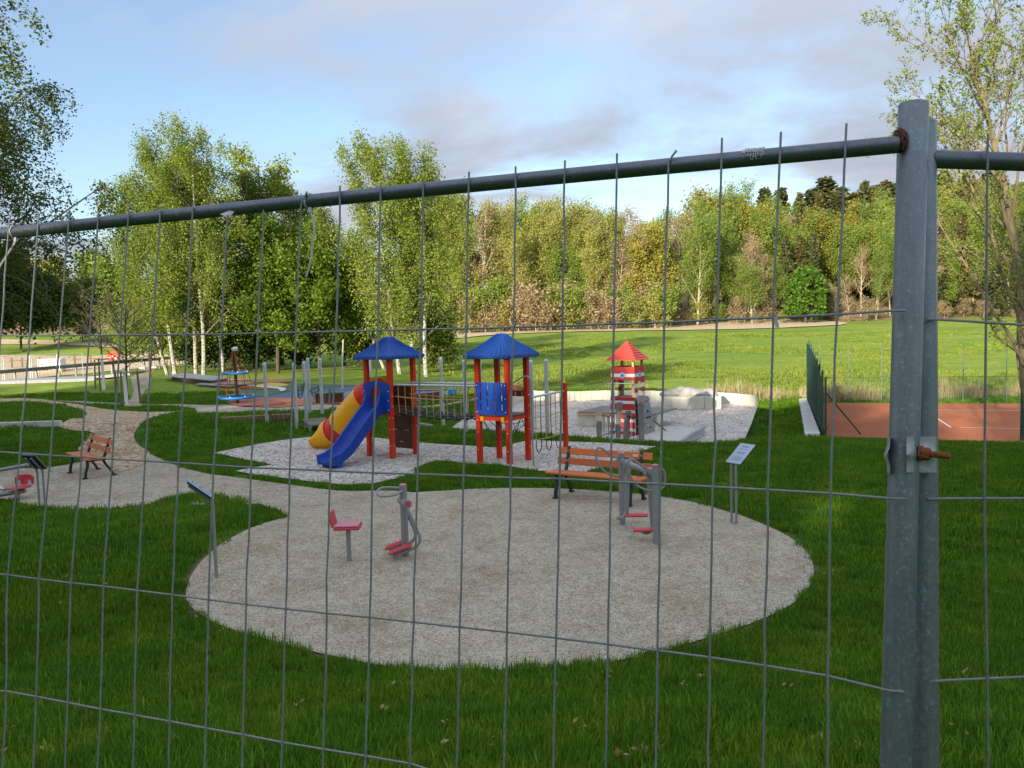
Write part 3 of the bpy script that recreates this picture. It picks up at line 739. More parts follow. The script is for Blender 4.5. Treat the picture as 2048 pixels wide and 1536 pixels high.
def hollow(p0, p1, r, n=24):
    mb = postline(p0, p1, r, n); d = (np.asarray(p1) - p0); d /= np.linalg.norm(d)
    return mb
rel(hollow(pt1, pb1, PR).build('post', M_galv, None, True), panel)
ra, rb = onpanel(1800, 282), onpanel(0, 463)
RR = 0.0152
rail_pts = [fp(ra[0], ra[1], -RR - WR)] + [fp(ra[0] + (rb[0] - ra[0]) * t, ra[1] + (rb[1] - ra[1]) * t + 0.004 * math.sin(t * PI), -RR - WR) for t in np.linspace(0.05, 1, 12)]
lastd = (rail_pts[-1] - rail_pts[-2]) / np.linalg.norm(rail_pts[-1] - rail_pts[-2])
end_top = rail_pts[-1] + lastd * (3.42 - rb[0]); rail_pts.append(end_top)
rel(MB().tube(rail_pts, RR, 16).build('top_rail', M_rail, None, True), panel)
eb = end_top + VD * -1.9; eb[2] = Tz(eb[0], eb[1])
rel(postline(end_top + VD * 0.07, eb - np.array([0, 0, 0.02]), PR).build('post', M_galv, None, True), panel)
rel(MB().tube([pt1 + dirp * 1.93, fp(1.5, -1.55, -RR - WR), eb + VD * 0.1], RR, 12).build('bottom_rail', M_rail, None, True), panel)
wd = MB()
wc = camP(1799, 281, 1.352)
bm = bmesh.new(); bmesh.ops.create_icosphere(bm, subdivisions=4, radius=1.0)
for v in bm.verts:
    n = v.co; k = 1 + .08 * math.sin(n.x * 5 + 1) * math.sin(n.z * 6.5) + .05 * math.sin(n.z * 13 + n.x * 4) + .03 * math.sin(n.y * 17 + n.z * 9) + fr.gauss(0, .02)
    v.co = Vector((n.x * .0105 * k, n.y * .017 * k, n.z * .0205 * k))
wd.add([np.array(v.co) + wc for v in bm.verts], [tuple(q.index for q in f.verts) for f in bm.faces]); bm.free()
rel(wd.build('weld', M_rustd, None, True), panel)

panel2 = thing('site_fence', 'neighbouring wire mesh fence panel cut off by the right picture edge', 'fence panel', (float(camP(2100, 1536, 1.35)[0]), float(camP(2100, 1536, 1.35)[1]), Tz(*camP(2100, 1536, 1.35)[:2])))
q2t, q2b = camP(1843, 247, 1.412), camP(1848.5, 1536, 1.395)
d2 = (q2b - q2t) / np.linalg.norm(q2b - q2t); q2b = q2t + d2 * ((q2t[2] - Tz(q2b[0], q2b[1]) + 0.02) / -d2[2])
rel(postline(q2t, q2b, PR).build('post', M_galv, None, True), panel2)
BD = camP(2048, 650, 1.36) - camP(1855, 638, 1.345); BL = np.linalg.norm(BD); BD /= BL
rel(MB().tube([camP(1860, 318, 1.405), camP(2048, 324, 1.412), camP(2048, 324, 1.412) + BD * 3.16], 0.0166, 16).build('top_rail', M_rail, None, True), panel2)
hrows = [((1852, 638), (2048, 650)), ((1854, 998), (2048, 997)), ((1858, 1363), (2048, 1354)), ((1862, 1740), (2048, 1725))]
for a, b in hrows:
    A0, B0 = camP(*a, 1.374), camP(*b, 1.384)
    rel(MB().tube([A0, A0 + (B0 - A0) * .25 + _U * .0006, B0, B0 + (B0 - A0) / np.linalg.norm(B0 - A0) * 3.16], WR * 1.1, 7).build('horizontal_wire', M_wire, None, True), panel2)
for k in range(32):
    o = BD * 0.1 * k
    pts = [camP(1976, 268, 1.384), camP(1975, 320, 1.384), camP(1972, 650, 1.381), camP(1968.5, 997, 1.378), camP(1975, 1356, 1.376), camP(1977, 1536, 1.375), camP(1980, 1900, 1.372)]
    rel(MB().tube([p + o for p in pts], WR, 7).build('vertical_wire', M_wire, None, True), panel2)

_e = camP(2048, 324, 1.395) + BD * 3.17
rel(postline(_e + d2 * -.07, _e + d2 * ((_e[2] - Tz(_e[0], _e[1])) / -d2[2]), PR).build('post', M_galv, None, True), panel2)
rel(MB().tube([q2t + d2 * 1.93, _e + d2 * 1.83], RR, 12).build('bottom_rail', M_rail, None, True), panel2)
# clamp holding the two posts together
clampP = camP(1842, 910, 1.335)
clamp = thing('fence_clamp', 'galvanised clamp with a rusty bolt joining the two fence posts', 'clamp', clampP)
pl = MB()
def bent(xs, dep, y0, y1, thick=0.0035, bulge=0.009):
    rows = []
    for t in np.linspace(0, 1, 9):
        y = y0 + (y1 - y0) * t
        k = bulge * math.exp(-((t - .48) / .13) ** 2)
        f = []; bk = []
        for x, d in zip(xs, dep):
            f.append(camP(x, y, d - k)); bk.append(camP(x, y, d - k + thick))
        rows.append(f + bk[::-1])
    return rows
pl.sweep(bent([1813, 1822, 1832, 1842, 1855, 1866, 1873], [1.316, 1.319, 1.330, 1.345, 1.346, 1.348, 1.360], 873, 945))
rel(pl.build('front_plate', M_clamp, None, True), clamp)
pl2 = MB(); pl2.sweep(bent([1776, 1779, 1784], [1.33, 1.315, 1.335], 875, 946, 0.0035, 0.0))
V = []
rows = []
for t in np.linspace(0, 1, 11):
    y = 875 + 72 * t; k = -6.5 * math.exp(-((t - .5) / .16) ** 2)
    rows.append([camP(1774 + k, y, 1.340), camP(1780 + k, y, 1.332), camP(1782 + k, y, 1.357), camP(1776 + k, y, 1.362)])
pl2 = MB(); pl2.sweep(rows); rel(pl2.build('back_plate', M_clamp, None, True), clamp)
bdir = (camP(1891, 912, 1.302) - camP(1842, 908, 1.328)); bdir /= np.linalg.norm(bdir)
b0 = camP(1843, 907, 1.329)
tb = MB(); npts = 46
tb.tube([b0 + bdir * (0.0445 * k / npts) for k in range(npts + 1)], [0.0052 + (0.0007 if k % 2 else 0) for k in range(npts + 1)], 14)
rel(tb.build('bolt', M_rust, None, True), clamp)
rel(MB().tube([b0 + bdir * -.002, b0 + bdir * .001], 0.0135, 18).build('washer', M_rust, None, True), clamp)
rel(MB().tube([b0 + bdir * .001, b0 + bdir * .0025, b0 + bdir * .0115, b0 + bdir * .0135], [0.0105, .0112, .0112, .0098], 6).build('nut', M_rust, None), clamp)

# cable ties and scraps left on the rail
def railpoint(px):
    t = (1800 - px) / 1800.0
    k = min(range(2000), key=lambda j: abs(_proj(ra[0] + (rb[0] - ra[0]) * j / 2000)[0] - px)) / 2000
    return fp(ra[0] + (rb[0] - ra[0]) * k, ra[1] + (rb[1] - ra[1]) * k + 0.004 * math.sin(k * PI), -RR - WR)
def _proj(s):
    k = (s - ra[0]) / (rb[0] - ra[0]); p = fp(s, ra[1] + (rb[1] - ra[1]) * k, -RR - WR) - EYE
    z = p @ _F; return 1024 + FPX * (p @ _R) / z, 768 - FPX * (p @ _U) / z
def ribbon(pts, w, t, wdir):
    wdir = np.asarray(wdir) / np.linalg.norm(wdir); secs = []
    for i, p in enumerate(pts):
        d = pts[min(i + 1, len(pts) - 1)] - pts[max(i - 1, 0)]; d /= np.linalg.norm(d)
        n = np.cross(d, wdir); n /= np.linalg.norm(n)
        secs.append([p + wdir * w / 2 + n * t / 2, p - wdir * w / 2 + n * t / 2, p - wdir * w / 2 - n * t / 2, p + wdir * w / 2 - n * t / 2])
    return MB().sweep(secs)
def cable_tie(px, tail, label):
    c = railpoint(px); ax = SD; t_ = thing('cable_tie', label, 'cable tie', c)
    loop = [c + (RR + .002) * (math.cos(a) * VD + math.sin(a) * ND) + ax * .004 * math.sin(a * .5) for a in np.linspace(-PI * .95, PI * .95, 22)]
    rel(ribbon(loop, 0.0048, 0.0014, ax).build('loop', M_tie, None, True), t_)
    hd = c - VD * (RR + .006) + ND * .004 - ax * .004
    rel(MB().box(hd, (0.007, 0.006, 0.011), np.stack([ax, ND, VD], 1)).build('head', M_tie), t_)
    z0 = (hd - EYE) @ _F
    pts = [hd] + [camP(x, y, z0 + 0.004 * k) for k, (x, y) in enumerate(tail)]
    pts = crom(pts, 4, False)
    rel(ribbon(pts, 0.0046, 0.0012, _R * .8 + _F * .3).build('tail', M_tie, None, True), t_)
cable_tie(619, [(628, 450), (625, 490), (619, 530), (612, 553)], 'white cable tie with a long tail hanging from the fence rail')
cable_tie(33, [(25, 492), (12, 512), (2, 528), (-8, 545)], 'white cable tie on the fence rail near the left picture edge')
c = railpoint(455); tp = MB()
tp.add([camP(440, 428, 1.735), camP(474, 416, 1.728), camP(466, 427, 1.722), camP(457, 437, 1.72), camP(452, 434, 1.722), camP(440, 428, 1.738), camP(474, 416, 1.731), camP(466, 427, 1.725), camP(457, 437, 1.723), camP(452, 434, 1.725)],
       [(0, 1, 2, 3, 4), (9, 8, 7, 6, 5), (0, 5, 6, 1), (1, 6, 7, 2), (2, 7, 8, 3), (3, 8, 9, 4), (4, 9, 5, 0)])
cz = (railpoint(455) - EYE) @ _F
o = tp.build('tape_scrap', M_tape); tag(o, 'small triangular scrap of silver tape on the fence rail', 'tape')
zz = cz - RR - 0.004
o.data.vertices.foreach_set('co', np.array([camP(x, y, zz + d) for x, y, d in [(440, 428, .002), (474, 416, .0), (466, 427, -.001), (457, 437, -.0015), (452, 434, -.001), (440, 428, .0032), (474, 416, .0012), (466, 427, .0002), (457, 437, -.0003), (452, 434, .0002)]], np.float32).ravel()); o.data.update()
c = railpoint(1510); ms = thing('torn_tape', 'torn scrap of reinforced tape with loose threads on the fence rail', 'tape', c)
patch = MB(); rows = []
for a in np.linspace(-0.15, 1.15, 7):
    rows.append([c + (RR + .0012) * (math.cos(a) * VD + math.sin(a) * ND) + SD * q for q in (0.022, .008, -.004, -.016)] + [c + (RR + .0004) * (math.cos(a) * VD + math.sin(a) * ND) + SD * q for q in (-.016, -.004, .008, .022)])
patch.sweep(rows); rel(patch.build('film', M_tape, None, True), ms)
th = MB()
for k in range(8):
    q = 0.016 - k * .0045; L = fr.uniform(1.4, 2.1)
    th.tube([c + (RR + .002 + fr.uniform(0, .002)) * (math.cos(a) * VD + math.sin(a) * ND) + SD * (q + fr.gauss(0, .001)) for a in np.linspace(0.3, L, 7)], 0.0005, 4)
for a in np.linspace(0.6, 1.7, 6):
    th.tube([c + (RR + .0024) * (math.cos(a) * VD + math.sin(a) * ND) + SD * q + VD * fr.gauss(0, .001) for q in np.linspace(.016, -.018, 6)], 0.0005, 4)
rel(th.build('threads', M_tie), ms)['kind'] = 'stuff'
zz = (fp(*onpanel(1550, 640)) - EYE) @ _F - .004
sc = MB()
sc.sweep([[camP(1548 + a, 633 + b, zz), camP(1556 + a, 633 + b, zz), camP(1556 + a, 633 + b, zz + .003), camP(1548 + a, 633 + b, zz + .003)] for a, b in [(0, 0), (0.5, 6), (-1, 9), (1.5, 14), (2.5, 22)]])
tag(sc.build('tape_tag', M_tape), 'small grey tag stuck to a wire crossing of the fence', 'tag')
# ------------------------------------------------------------------ slide towers
def V3(a, b=0, c=0): return np.array([a, b, c], float)
def xy(v): return np.array([v[0], v[1], 0.0])
TS = 0.80                                        # post spacing
def tower_frame(theta):                          # local x: towards the right-hand front post, local y: towards the back
    return -theta
def tower_posts(root, h, s=TS, w=0.115):
    for sx, sy in ((-1, -1), (1, -1), (1, 1), (-1, 1)):
        m = MB().box((sx * s / 2, sy * s / 2, h / 2 - 0.02), (w, w, h + 0.04), None, 0.012)
        p = m.build('post', M_red, root)
        bl = MB()
        for k, z in enumerate((0.35, 0.75, 1.02, 1.3, 1.55)):
            if z < h - .3:
                for d in ((sx, 0), (0, sy)):
                    c = V3(sx * s / 2 + d[0] * (w / 2 + .002), sy * s / 2 + d[1] * (w / 2 + .002), z)
                    bl.lathe([(0.0005, -.012), (0.010, -.009), (0.013, 0), (0.010, .009), (0.0005, .012)], 8, c)
        bl.build('bolt_caps', M_whitep, p)['kind'] = 'stuff'
def roof(root, z, half, rise):
    m = MB(); hz = 0.075
    cor = [(-half, -half), (half, -half), (half, half), (-half, half)]
    tp = 0.07
    V = []
    for f, zz in ((0.93, z), (1.0, z + 0.02), (1.0, z + hz)): V += [(x * f, y * f, zz) for x, y in cor]
    V += [(x / half * half * .45, y / half * half * .45, z + hz + rise * .56) for x, y in cor]
    V += [(x / half * tp, y / half * tp, z + hz + rise * .97) for x, y in cor] + [(0, 0, z + hz + rise)]
    Fs = []
    for k in range(4):
        for i in range(4): Fs.append((k * 4 + i, k * 4 + (i + 1) % 4, k * 4 + 4 + (i + 1) % 4, k * 4 + 4 + i))
    for i in range(4): Fs.append((16 + i, 16 + (i + 1) % 4, 20))
    Fs.append((3, 2, 1, 0)); m.add(V, Fs)
    ro = m.build('roof', M_roofblue, root)
    for i in range(4):
        a, b = np.array(cor[i]), np.array(cor[(i + 1) % 4])
        rb = MB()
        for t in np.linspace(0.10, 0.90, 9):
            e = a + (b - a) * t
            p0 = V3(e[0] * .985, e[1] * .985, z + hz + .004)
            k2 = 0.45 * (0.5 + (t - .5) * 1.0) ; q = (a + (b - a) * (0.5 + (t - .5) * .96)) * .45
            p1 = V3(q[0], q[1], z + hz + rise * .56 + .006)
            q2 = (a + (b - a) * (0.5 + (t - .5) * .8)) / half * tp
            p2 = V3(q2[0] * 1.3, q2[1] * 1.3, z + hz + rise * .95)
            MB().tube([p0, p1, p2], [0.018, 0.012, 0.005], 5).build('rib', M_roofblue, ro, True)
    for i in range(4):                            # ridge caps
        a = np.array(cor[i])
        MB().tube([V3(a[0] * .99, a[1] * .99, z + hz), V3(a[0] * .45, a[1] * .45, z + hz + rise * .56), V3(a[0] / half * tp, a[1] / half * tp, z + hz + rise * .97)], [.016, .014, .010], 6).build('ridge', M_roofblue, ro, True)
def platform(root, z, s=TS, n=5):
    w = (s - .02) / n
    for k in range(n):
        MB().box((0, -s / 2 + .01 + w * (k + .5), z), (s + .06, w - .008, .035)).build('platform_board', M_brownp, root)
    for sx in (-1, 1): MB().box((sx * (s / 2), 0, z - .06), (.05, s - .1, .08)).build('beam', M_red, root)
    for sy in (-1, 1): MB().box((0, sy * (s / 2), z - .06), (s - .1, .05, .08)).build('beam', M_red, root)
def arch_panel(root, y, z0, z1, rise, name, mat, s=TS, thick=.022, x0=None, x1=None):
    a, b = (-s / 2 + .055, s / 2 - .055)
    ol = [(a, z0), (b, z0), (b, z1)] + [((a + b) / 2 + (b - a) / 2 * math.cos(t), z1 + rise * math.sin(t)) for t in np.linspace(0, PI, 14)][1:-1] + [(a, z1)]
    return MB().prism(ol, (V3(0, y, 0), V3(1), V3(0, 0, 1), V3(0, 1)), thick).build(name, mat, root)
def knobs(root, pts, mat, nm='screws', r=0.014):
    m = MB()
    for p in pts: m.lathe([(0.0005, -r), (r * .8, -r * .6), (r, 0), (r * .8, r * .6), (0.0005, r)], 7, p)
    o = m.build(nm, mat, root); o['kind'] = 'stuff'; return o

gA = Tz(-3.01, 19.15)
tA = thing('slide_tower', 'red post play tower with blue roof, blue slide and yellow tube slide', 'play tower', (-3.01, 19.12, gA), -R_(36.9))
PA = 1.20
tower_posts(tA, 2.46); roof(tA, 2.43, 0.615, 0.47); platform(tA, PA)
hs = TS / 2
arch_panel(tA, hs, PA + .02, PA + .42, .16, 'arched_panel', M_brownp)
wl_ = MB().box((0, hs - .01, .66), (TS - .12, .022, 1.02)).build('climbing_wall', M_brownp, tA)
for x, z in ((-.05, .98), (-.2, .62), (.18, .62), (-.02, .32)): MB().box((x, hs - .045, z), (.13, .05, .035)).build('foot_slot', plain('slot_grey', (.3, .29, .27), .7), wl_)
# entry panel of the blue slide: front-left face, y = -hs
def ring_panel(root, name, mat, w, z0, z1, ow, oz0, oz1, y, thick, rise=0.0):
    n = 16
    inner = [(-ow, oz0), (ow, oz0)] + [(ow * math.cos(t), oz1 + ow * math.sin(t)) for t in np.linspace(0, PI, n)]
    outer = [(-w, z0), (w, z0)] + [(w * max(-1, min(1, 1.45 * math.cos(t))), z1 + rise * max(0, math.sin(t)) ) for t in np.linspace(0, PI, n)]
    N = len(inner); V = []
    for yy in (y, y + thick):
        V += [(a, yy, b) for a, b in inner]; V += [(a, yy, b) for a, b in outer]
    Fs = []
    for i in range(N):
        j = (i + 1) % N
        Fs += [(i, j, N + j, N + i), (2 * N + i, 3 * N + i, 3 * N + j, 2 * N + j), (i, 2 * N + i, 2 * N + j, j), (N + i, N + j, 3 * N + j, 3 * N + i)]
    return MB().add(V, Fs).build(name, mat, root)
sl = ring_panel(tA, 'slide_entry', M_blue, hs + .05, PA - .05, PA + .50, .17, PA + .02, PA + .42, -hs - .085, .03, .20)
knobs(sl, [(sx * (hs + .015), -hs - .09, PA + z) for sx in (-1, 1) for z in (.02, .24, .47)], M_whitep)
# blue slide
path = crom([V3(0, -.02, PA + .04), V3(0, .22, PA - .06), V3(0, .52, PA - .32), V3(0, .88, PA - .64), V3(0, 1.14, PA - .85), V3(0, 1.42, PA - .985), V3(0, 1.68, PA - 1.02)], 5, False)
prof = lambda wv, hh: [(-wv, hh), (-wv - .035, hh + .012), (-wv - .07, hh - .01), (-wv - .065, -.07), (wv + .065, -.07), (wv + .07, hh - .01), (wv + .035, hh + .012), (wv, hh), (wv - .035, .05), (wv - .09, .005), (0, -.012), (-wv + .09, .005), (-wv + .035, .05)]
secs = []
for i, p in enumerate(path):
    t = i / (len(path) - 1)
    d = path[min(i + 1, len(path) - 1)] - path[max(i - 1, 0)]; d /= np.linalg.norm(d); up = np.array([0, -d[2], d[1]])
    hh = .20 - .05 * t + .30 * max(0, .14 - t) / .14
    bump_ = .010 * math.sin(t * 44) if .2 < t < .9 else 0
    secs.append([V3(a, -hs - .06 - p[1], p[2]) + (b + (bump_ if abs(a) < .12 else 0)) * np.array([0, -up[1], up[2]]) for a, b in prof(.205, hh)])
bs = MB().sweep(secs).build('slide', M_blue, tA, True)
ft = MB()
e = path[-1]
ft.prism([(-.27, 0), (.27, 0), (.25, .16), (-.25, .16)], (V3(0, -hs - 1.60, .0), V3(1), V3(0, 0, 1), V3(0, 1)), .16)
ft.build('slide_foot', M_blue, bs)
dm = MB()
for t in (.30, .40, .50, .60, .70, .80):
    i = int(t * (len(path) - 1)); p = path[i]; d = path[i + 1] - path[i - 1]; d /= np.linalg.norm(d); up = np.array([0, d[2], d[1]]); dn = np.array([0, -d[1], d[2]])
    cc_ = V3(0, -hs - .06 - p[1], p[2]) + .006 * np.array([0, -(-d[2]), d[1]])
    dm.tube([cc_ + .065 * (math.cos(a) * V3(1) + math.sin(a) * dn) for a in np.linspace(0.2, PI - .2, 9)], .009, 5)
dm.build('slide_dents', M_blue, bs, True)['kind'] = 'stuff'
# yellow tube slide: left-hand face, local x = -hs
tp_ = crom([V3(-hs - .02, 0, PA + .36), V3(-hs - .25, 0, PA + .34), V3(-hs - .55, 0, PA + .18), V3(-hs - 1.25, 0, PA - .36), V3(-hs - 1.66, 0, PA - .66), V3(-hs - 2.0, 0, PA - .80), V3(-hs - 2.42, .0, PA - .86)], 6, False)
NT = len(tp_)
rt = .375
def tube_part(i0, i1, mat, name, r0=rt, flare=False, rad=None):
    secs = []
    for i in range(i0, i1 + 1):
        p = tp_[i]; d = tp_[min(i + 1, NT - 1)] - tp_[max(i - 1, 0)]; d /= np.linalg.norm(d)
        up = np.cross(d, V3(0, 1)); up = up if up[2] > 0 else -up; sd = V3(0, 1)
        k = (i - i0) / max(1, i1 - i0)
        loop = []
        rr = r0 if rad is None else rad(k)
        for a in np.linspace(0, 2 * PI, 25)[:-1]:
            q = p + rr * (math.cos(a) * up + math.sin(a) * sd)
            if flare and k > .45 and math.cos(a) > -.2:
                cut = (k - .45) / .55
                q = q - up * rr * (math.cos(a) + .2) * cut * 1.05
            q[2] = max(q[2], .03); loop.append(q)
        secs.append(loop)
    return MB().sweep(secs).build(name, mat, tA, True)
tube_part(0, 11, M_redp, 'tube_segment', rt * 1.0)
tube_part(11, 20, M_yellow, 'tube_segment', rt * 1.03)
tube_part(20, 25, M_redp, 'tube_segment', rt * 1.0)
tube_part(25, NT - 1, M_yellow, 'tube_exit', rt * 1.03, True)
for i in (11, 20, 25):
    p = tp_[i]; d = tp_[i + 1] - tp_[i - 1]; d /= np.linalg.norm(d); up = np.cross(d, V3(0, 1)); sd = V3(0, 1)
    MB().tube([p + rt * 1.035 * (math.cos(a) * up + math.sin(a) * sd) for a in np.linspace(0, 2 * PI, 25)[:-1]], .014, 6, closed=True).build('tube_flange', M_yellow if i != 25 else M_redp, tA, True)
    knobs(tA, [p + rt * 1.075 * (math.cos(a) * up + math.sin(a) * sd) for a in np.linspace(0.2, 2 * PI, 8)], M_whitep, 'flange_bolts', .012)
MB().box((-hs - 1.75, 0, .07), (.40, .30, .16), None, .03).build('slide_base', M_yellow, tA)
MB().prism([(-hs - .02, PA), (hs + .02, PA), (hs + .02, PA + .78), (-hs - .02, PA + .78)], (V3(-hs - .03, 0, 0), V3(0, 1), V3(0, 0, 1), V3(-1)), .03).build('tube_entry_panel', M_yellow, tA)

# lookout tower on the right
gB = Tz(-.23, 17.6)
tB = thing('lookout_tower', 'red post play tower with blue roof and slotted blue panel, no slide', 'play tower', (-.22, 17.62, gB), -R_(32.5))
PB = 1.12
tower_posts(tB, 2.44); roof(tB, 2.41, 0.625, 0.49); platform(tB, PB)
arch_panel(tB, hs, PB + .38, PB + .52, .12, 'arched_panel', M_brownp)
ol = []
bp = MB(); w2 = hs + .01; z0, z1 = PB + .04, PB + .76
xs = [-w2, -.30, -.26, -.12, -.08, .08, .12, .26, .30, w2]
slots = {1: [(.10, .24), (.32, .52), (.58, .70)], 3: [(.10, .36), (.42, .70)], 5: [(.10, .36), (.42, .70)], 7: [(.10, .24), (.32, .52), (.58, .70)]}
for k in range(9):
    segs = slots.get(k)
    zz = [0] + ([q for s_ in segs for q in s_] if segs else []) + [z1 - z0]
    for j in range(0, len(zz), 2):
        bp.box(((xs[k] + xs[k + 1]) / 2, -hs - .07, z0 + (zz[j] + zz[j + 1]) / 2), (xs[k + 1] - xs[k], .025, zz[j + 1] - zz[j]))
bpo = bp.build('slotted_panel', M_blue, tB)
knobs(bpo, [(sx * (hs - .02), -hs - .085, PB + z) for sx in (-1, 1) for z in (.1, .4, .7)], M_whitep)
for sx in (-1, 1): MB().box((sx * (hs - .12), -hs - .045, PB - .06), (.085, .06, .10), None, .01).build('corner_block', M_yellow, tB)
# bent steel pole beside the tower
rp = MB().tube(crom([V3(hs + .03, -.30, PB + .72), V3(hs + .30, -.32, PB + .86), V3(hs + .48, -.34, PB + .90), V3(hs + .56, -.35, PB + .78), V3(hs + .575, -.36, PB + .3), V3(hs + .60, -.38, 0)], 5, False), .019, 10).build('climbing_pole', M_grey, tB, True)
rn = MB()
for sx in (-1, 1):
    for k in range(2):
        a, b = V3(sx * .35, -hs + .1 + .5 * k, PB - .1), V3(-sx * .1, -hs + .1 + .5 * k, PB - .55)
        rn.tube(crom([a, (a + b) / 2 + V3(0, 0, -.08), b, V3(-sx * .35, -hs + .1 + .5 * k, PB - .1)], 5, False), .008, 5)
rn.build('rope_loops', M_rope_k, tB)['kind'] = 'stuff'
# climbing net between the tower and a single red post
p3 = Matrix.Rotation(-R_(32.5), 3, 'Z') @ Vector((hs, hs, 0)); c0 = np.array([-.22 + p3.x, 17.62 + p3.y, gB])
c0 = np.array([-.22 + (Matrix.Rotation(-R_(32.5), 3, 'Z') @ Vector((hs, -hs * .2, 0))).x, 17.62 + (Matrix.Rotation(-R_(32.5), 3, 'Z') @ Vector((hs, -hs * .2, 0))).y, gB])
c0 = np.array([.40, 17.62, gB])
pe = G(1132, 906)
nf = thing('climbing_net', 'rope climbing net under a steel bar ending at a lone red post', 'climbing net', (pe[0], pe[1], pe[2]))
dv = xy(c0 - pe); Ln = np.linalg.norm(dv); dv /= Ln; Hn = 1.72
pm = MB().box((0, 0, Hn / 2), (.105, .105, Hn), rotm(0, 0, math.atan2(dv[1], dv[0])), .012); pm.build('post', M_red, nf)
MB().add([(-.05, -.05, Hn), (.05, -.05, Hn), (.05, .05, Hn), (-.05, .05, Hn), (0, 0, Hn + .07)], [(0, 1, 4), (1, 2, 4), (2, 3, 4), (3, 0, 4), (3, 2, 1, 0)]).build('post_cap', M_yellow, nf)
MB().tube([dv * .02 + V3(0, 0, Hn - .2), dv * Ln + V3(0, 0, Hn - .24)], .028, 10).build('bar', M_pole, nf, True)
nh = [1.30, 1.04, .78, .52]
for z in nh: MB().tube(crom([dv * .05 + V3(0, 0, z), dv * Ln * .5 + V3(0, 0, z - .05), dv * Ln + V3(0, 0, z - .02)], 4, False), .011, 6).build('horizontal_rope', M_rope_y, nf)
for k in range(1, 7):
    q = dv * Ln * k / 7
    MB().tube([q + V3(0, 0, Hn - .22), q + V3(0, 0, 1.3), q + V3(0, 0, .46)], .010, 6).build('vertical_rope', M_rope_k if k % 2 else M_rope_y, nf)
for k in (0, 2, 4):
    a, b = dv * Ln * (k + 1) / 7, dv * Ln * (k + 2) / 7
    MB().tube(crom([a + V3(0, 0, .47), a + V3(0, 0, .3), (a + b) / 2 + V3(0, 0, .16), b + V3(0, 0, .3), b + V3(0, 0, .47)], 4, False), .011, 6).build('rope_loop', M_rope_k, nf)

# rope bridge between the towers
ca = np.array([-3.01, 19.12, 0]) + np.array(Matrix.Rotation(-R_(36.9), 3, 'Z') @ Vector((hs, 0, 0)))
cb = np.array([-.22, 17.62, 0]) + np.array(Matrix.Rotation(-R_(32.5), 3, 'Z') @ Vector((-hs, 0, 0)))
br = thing('rope_bridge', 'hanging rope bridge with dark rubber treads between the two towers', 'bridge', (ca[0], ca[1], gA))
bd = cb - ca; BLn = np.linalg.norm(bd); bd /= BLn; bs_ = np.array([-bd[1], bd[0], 0])
for sgn in (-1, 1):
    MB().tube([bs_ * sgn * .33 + V3(0, 0, PA + .62) + bd * .02, bs_ * sgn * .33 + bd * (BLn - .02) + V3(0, 0, PB + .68)], .026, 10).build('handrail', M_pole, br, True)
sag = lambda t: PA + (PB - PA) * t - .34 * t * (1 - t) - .02
NB = 19
trd = MB().box((0, 0, 0), (.095, .60, .035), None, .012)
first = None
for k in range(NB):
    t = (k + .5) / NB; q = bd * BLn * t
    if first is None: o = trd.build('tread', M_black, br); first = o
    else: o = first.copy(); col.objects.link(o)
    o.location = (q[0], q[1], sag(t)); o.rotation_euler = (R_(8 if k % 2 else -6), R_(rg.uniform(-9, 9)), math.atan2(bd[1], bd[0]))
kn = []
for sgn in (-1, 1):
    MB().tube([bs_ * sgn * .32 + bd * BLn * t + V3(0, 0, (sag(t) + PA + .66) / 2 + .02) for t in np.linspace(0, 1, 14)], .011, 6).build('side_rope', M_rope_y, br)
    MB().tube([bs_ * sgn * .30 + bd * BLn * t + V3(0, 0, sag(t) - .02) for t in np.linspace(0, 1, 14)], .014, 6).build('carrier_rope', M_rope_k, br)
    for k in range(12):
        t = (k + .6) / 12.4; q = bd * BLn * t; zt = PA + .63 + (PB - PA + .05) * t
        MB().tube([q + bs_ * sgn * .33 + V3(0, 0, zt + .02), q + bs_ * sgn * .335 + V3(0, 0, (zt + sag(t)) / 2), q + bs_ * sgn * .30 + V3(0, 0, sag(t) - .04)], .008, 6).build('hanger_rope', M_rope_y, br)
        kn.append(q + bs_ * sgn * .33 + V3(0, 0, zt + .035))
knobs(br, kn, M_rope_y, 'rope_caps', .017)

# ------------------------------------------------------------------ steel pole rope course
POLES = [(534.8, 847, 'steel pole farthest left, left end of the rope course'), (594, 861, 'steel pole just left of the yellow tube slide, nearest of its cluster'), (613.5, 849, 'steel pole second from left in the cluster above the yellow tube'),
         (620.6, 829, 'tallest looking steel pole of the cluster left of the tube slide'), (645, 832, 'rightmost steel pole of the cluster left of the tube slide'), (744, 836, 'steel pole seen through the slide tower under its roof'),
         (886.5, 857, 'steel pole behind the middle of the rope bridge'), (932.5, 867, 'steel pole just left of the lookout tower behind the bridge end'), (963.4, 862, 'steel pole seen between the posts of the lookout tower'),
         (1065.5, 872, 'steel pole just behind the bent climbing pole'), (1095.5, 870, 'steel pole behind the middle of the climbing net')]
POLE_AT = []
for px, py, lab in POLES:
    p = G(px, py) if py < 868 else PZ(px, py, 0)
    p[2] = Tz(p[0], p[1]); POLE_AT.append(p)
    H = 2.17 + (0 - p[2])
    t = thing('steel_pole', lab.replace('steel pole', 'round galvanised steel pole', 1), 'pole', p, 0, 'steel poles of the rope course')
    MB().lathe([(.058, -.03), (.058, H - .09)], 14).build('shaft', M_pole, t, True)
    MB().lathe([(.059, H - .09), (.059, H - .04), (.05, H - .012), (.03, H), (.003, H + .004)], 14).build('cap', M_pole, t, True)
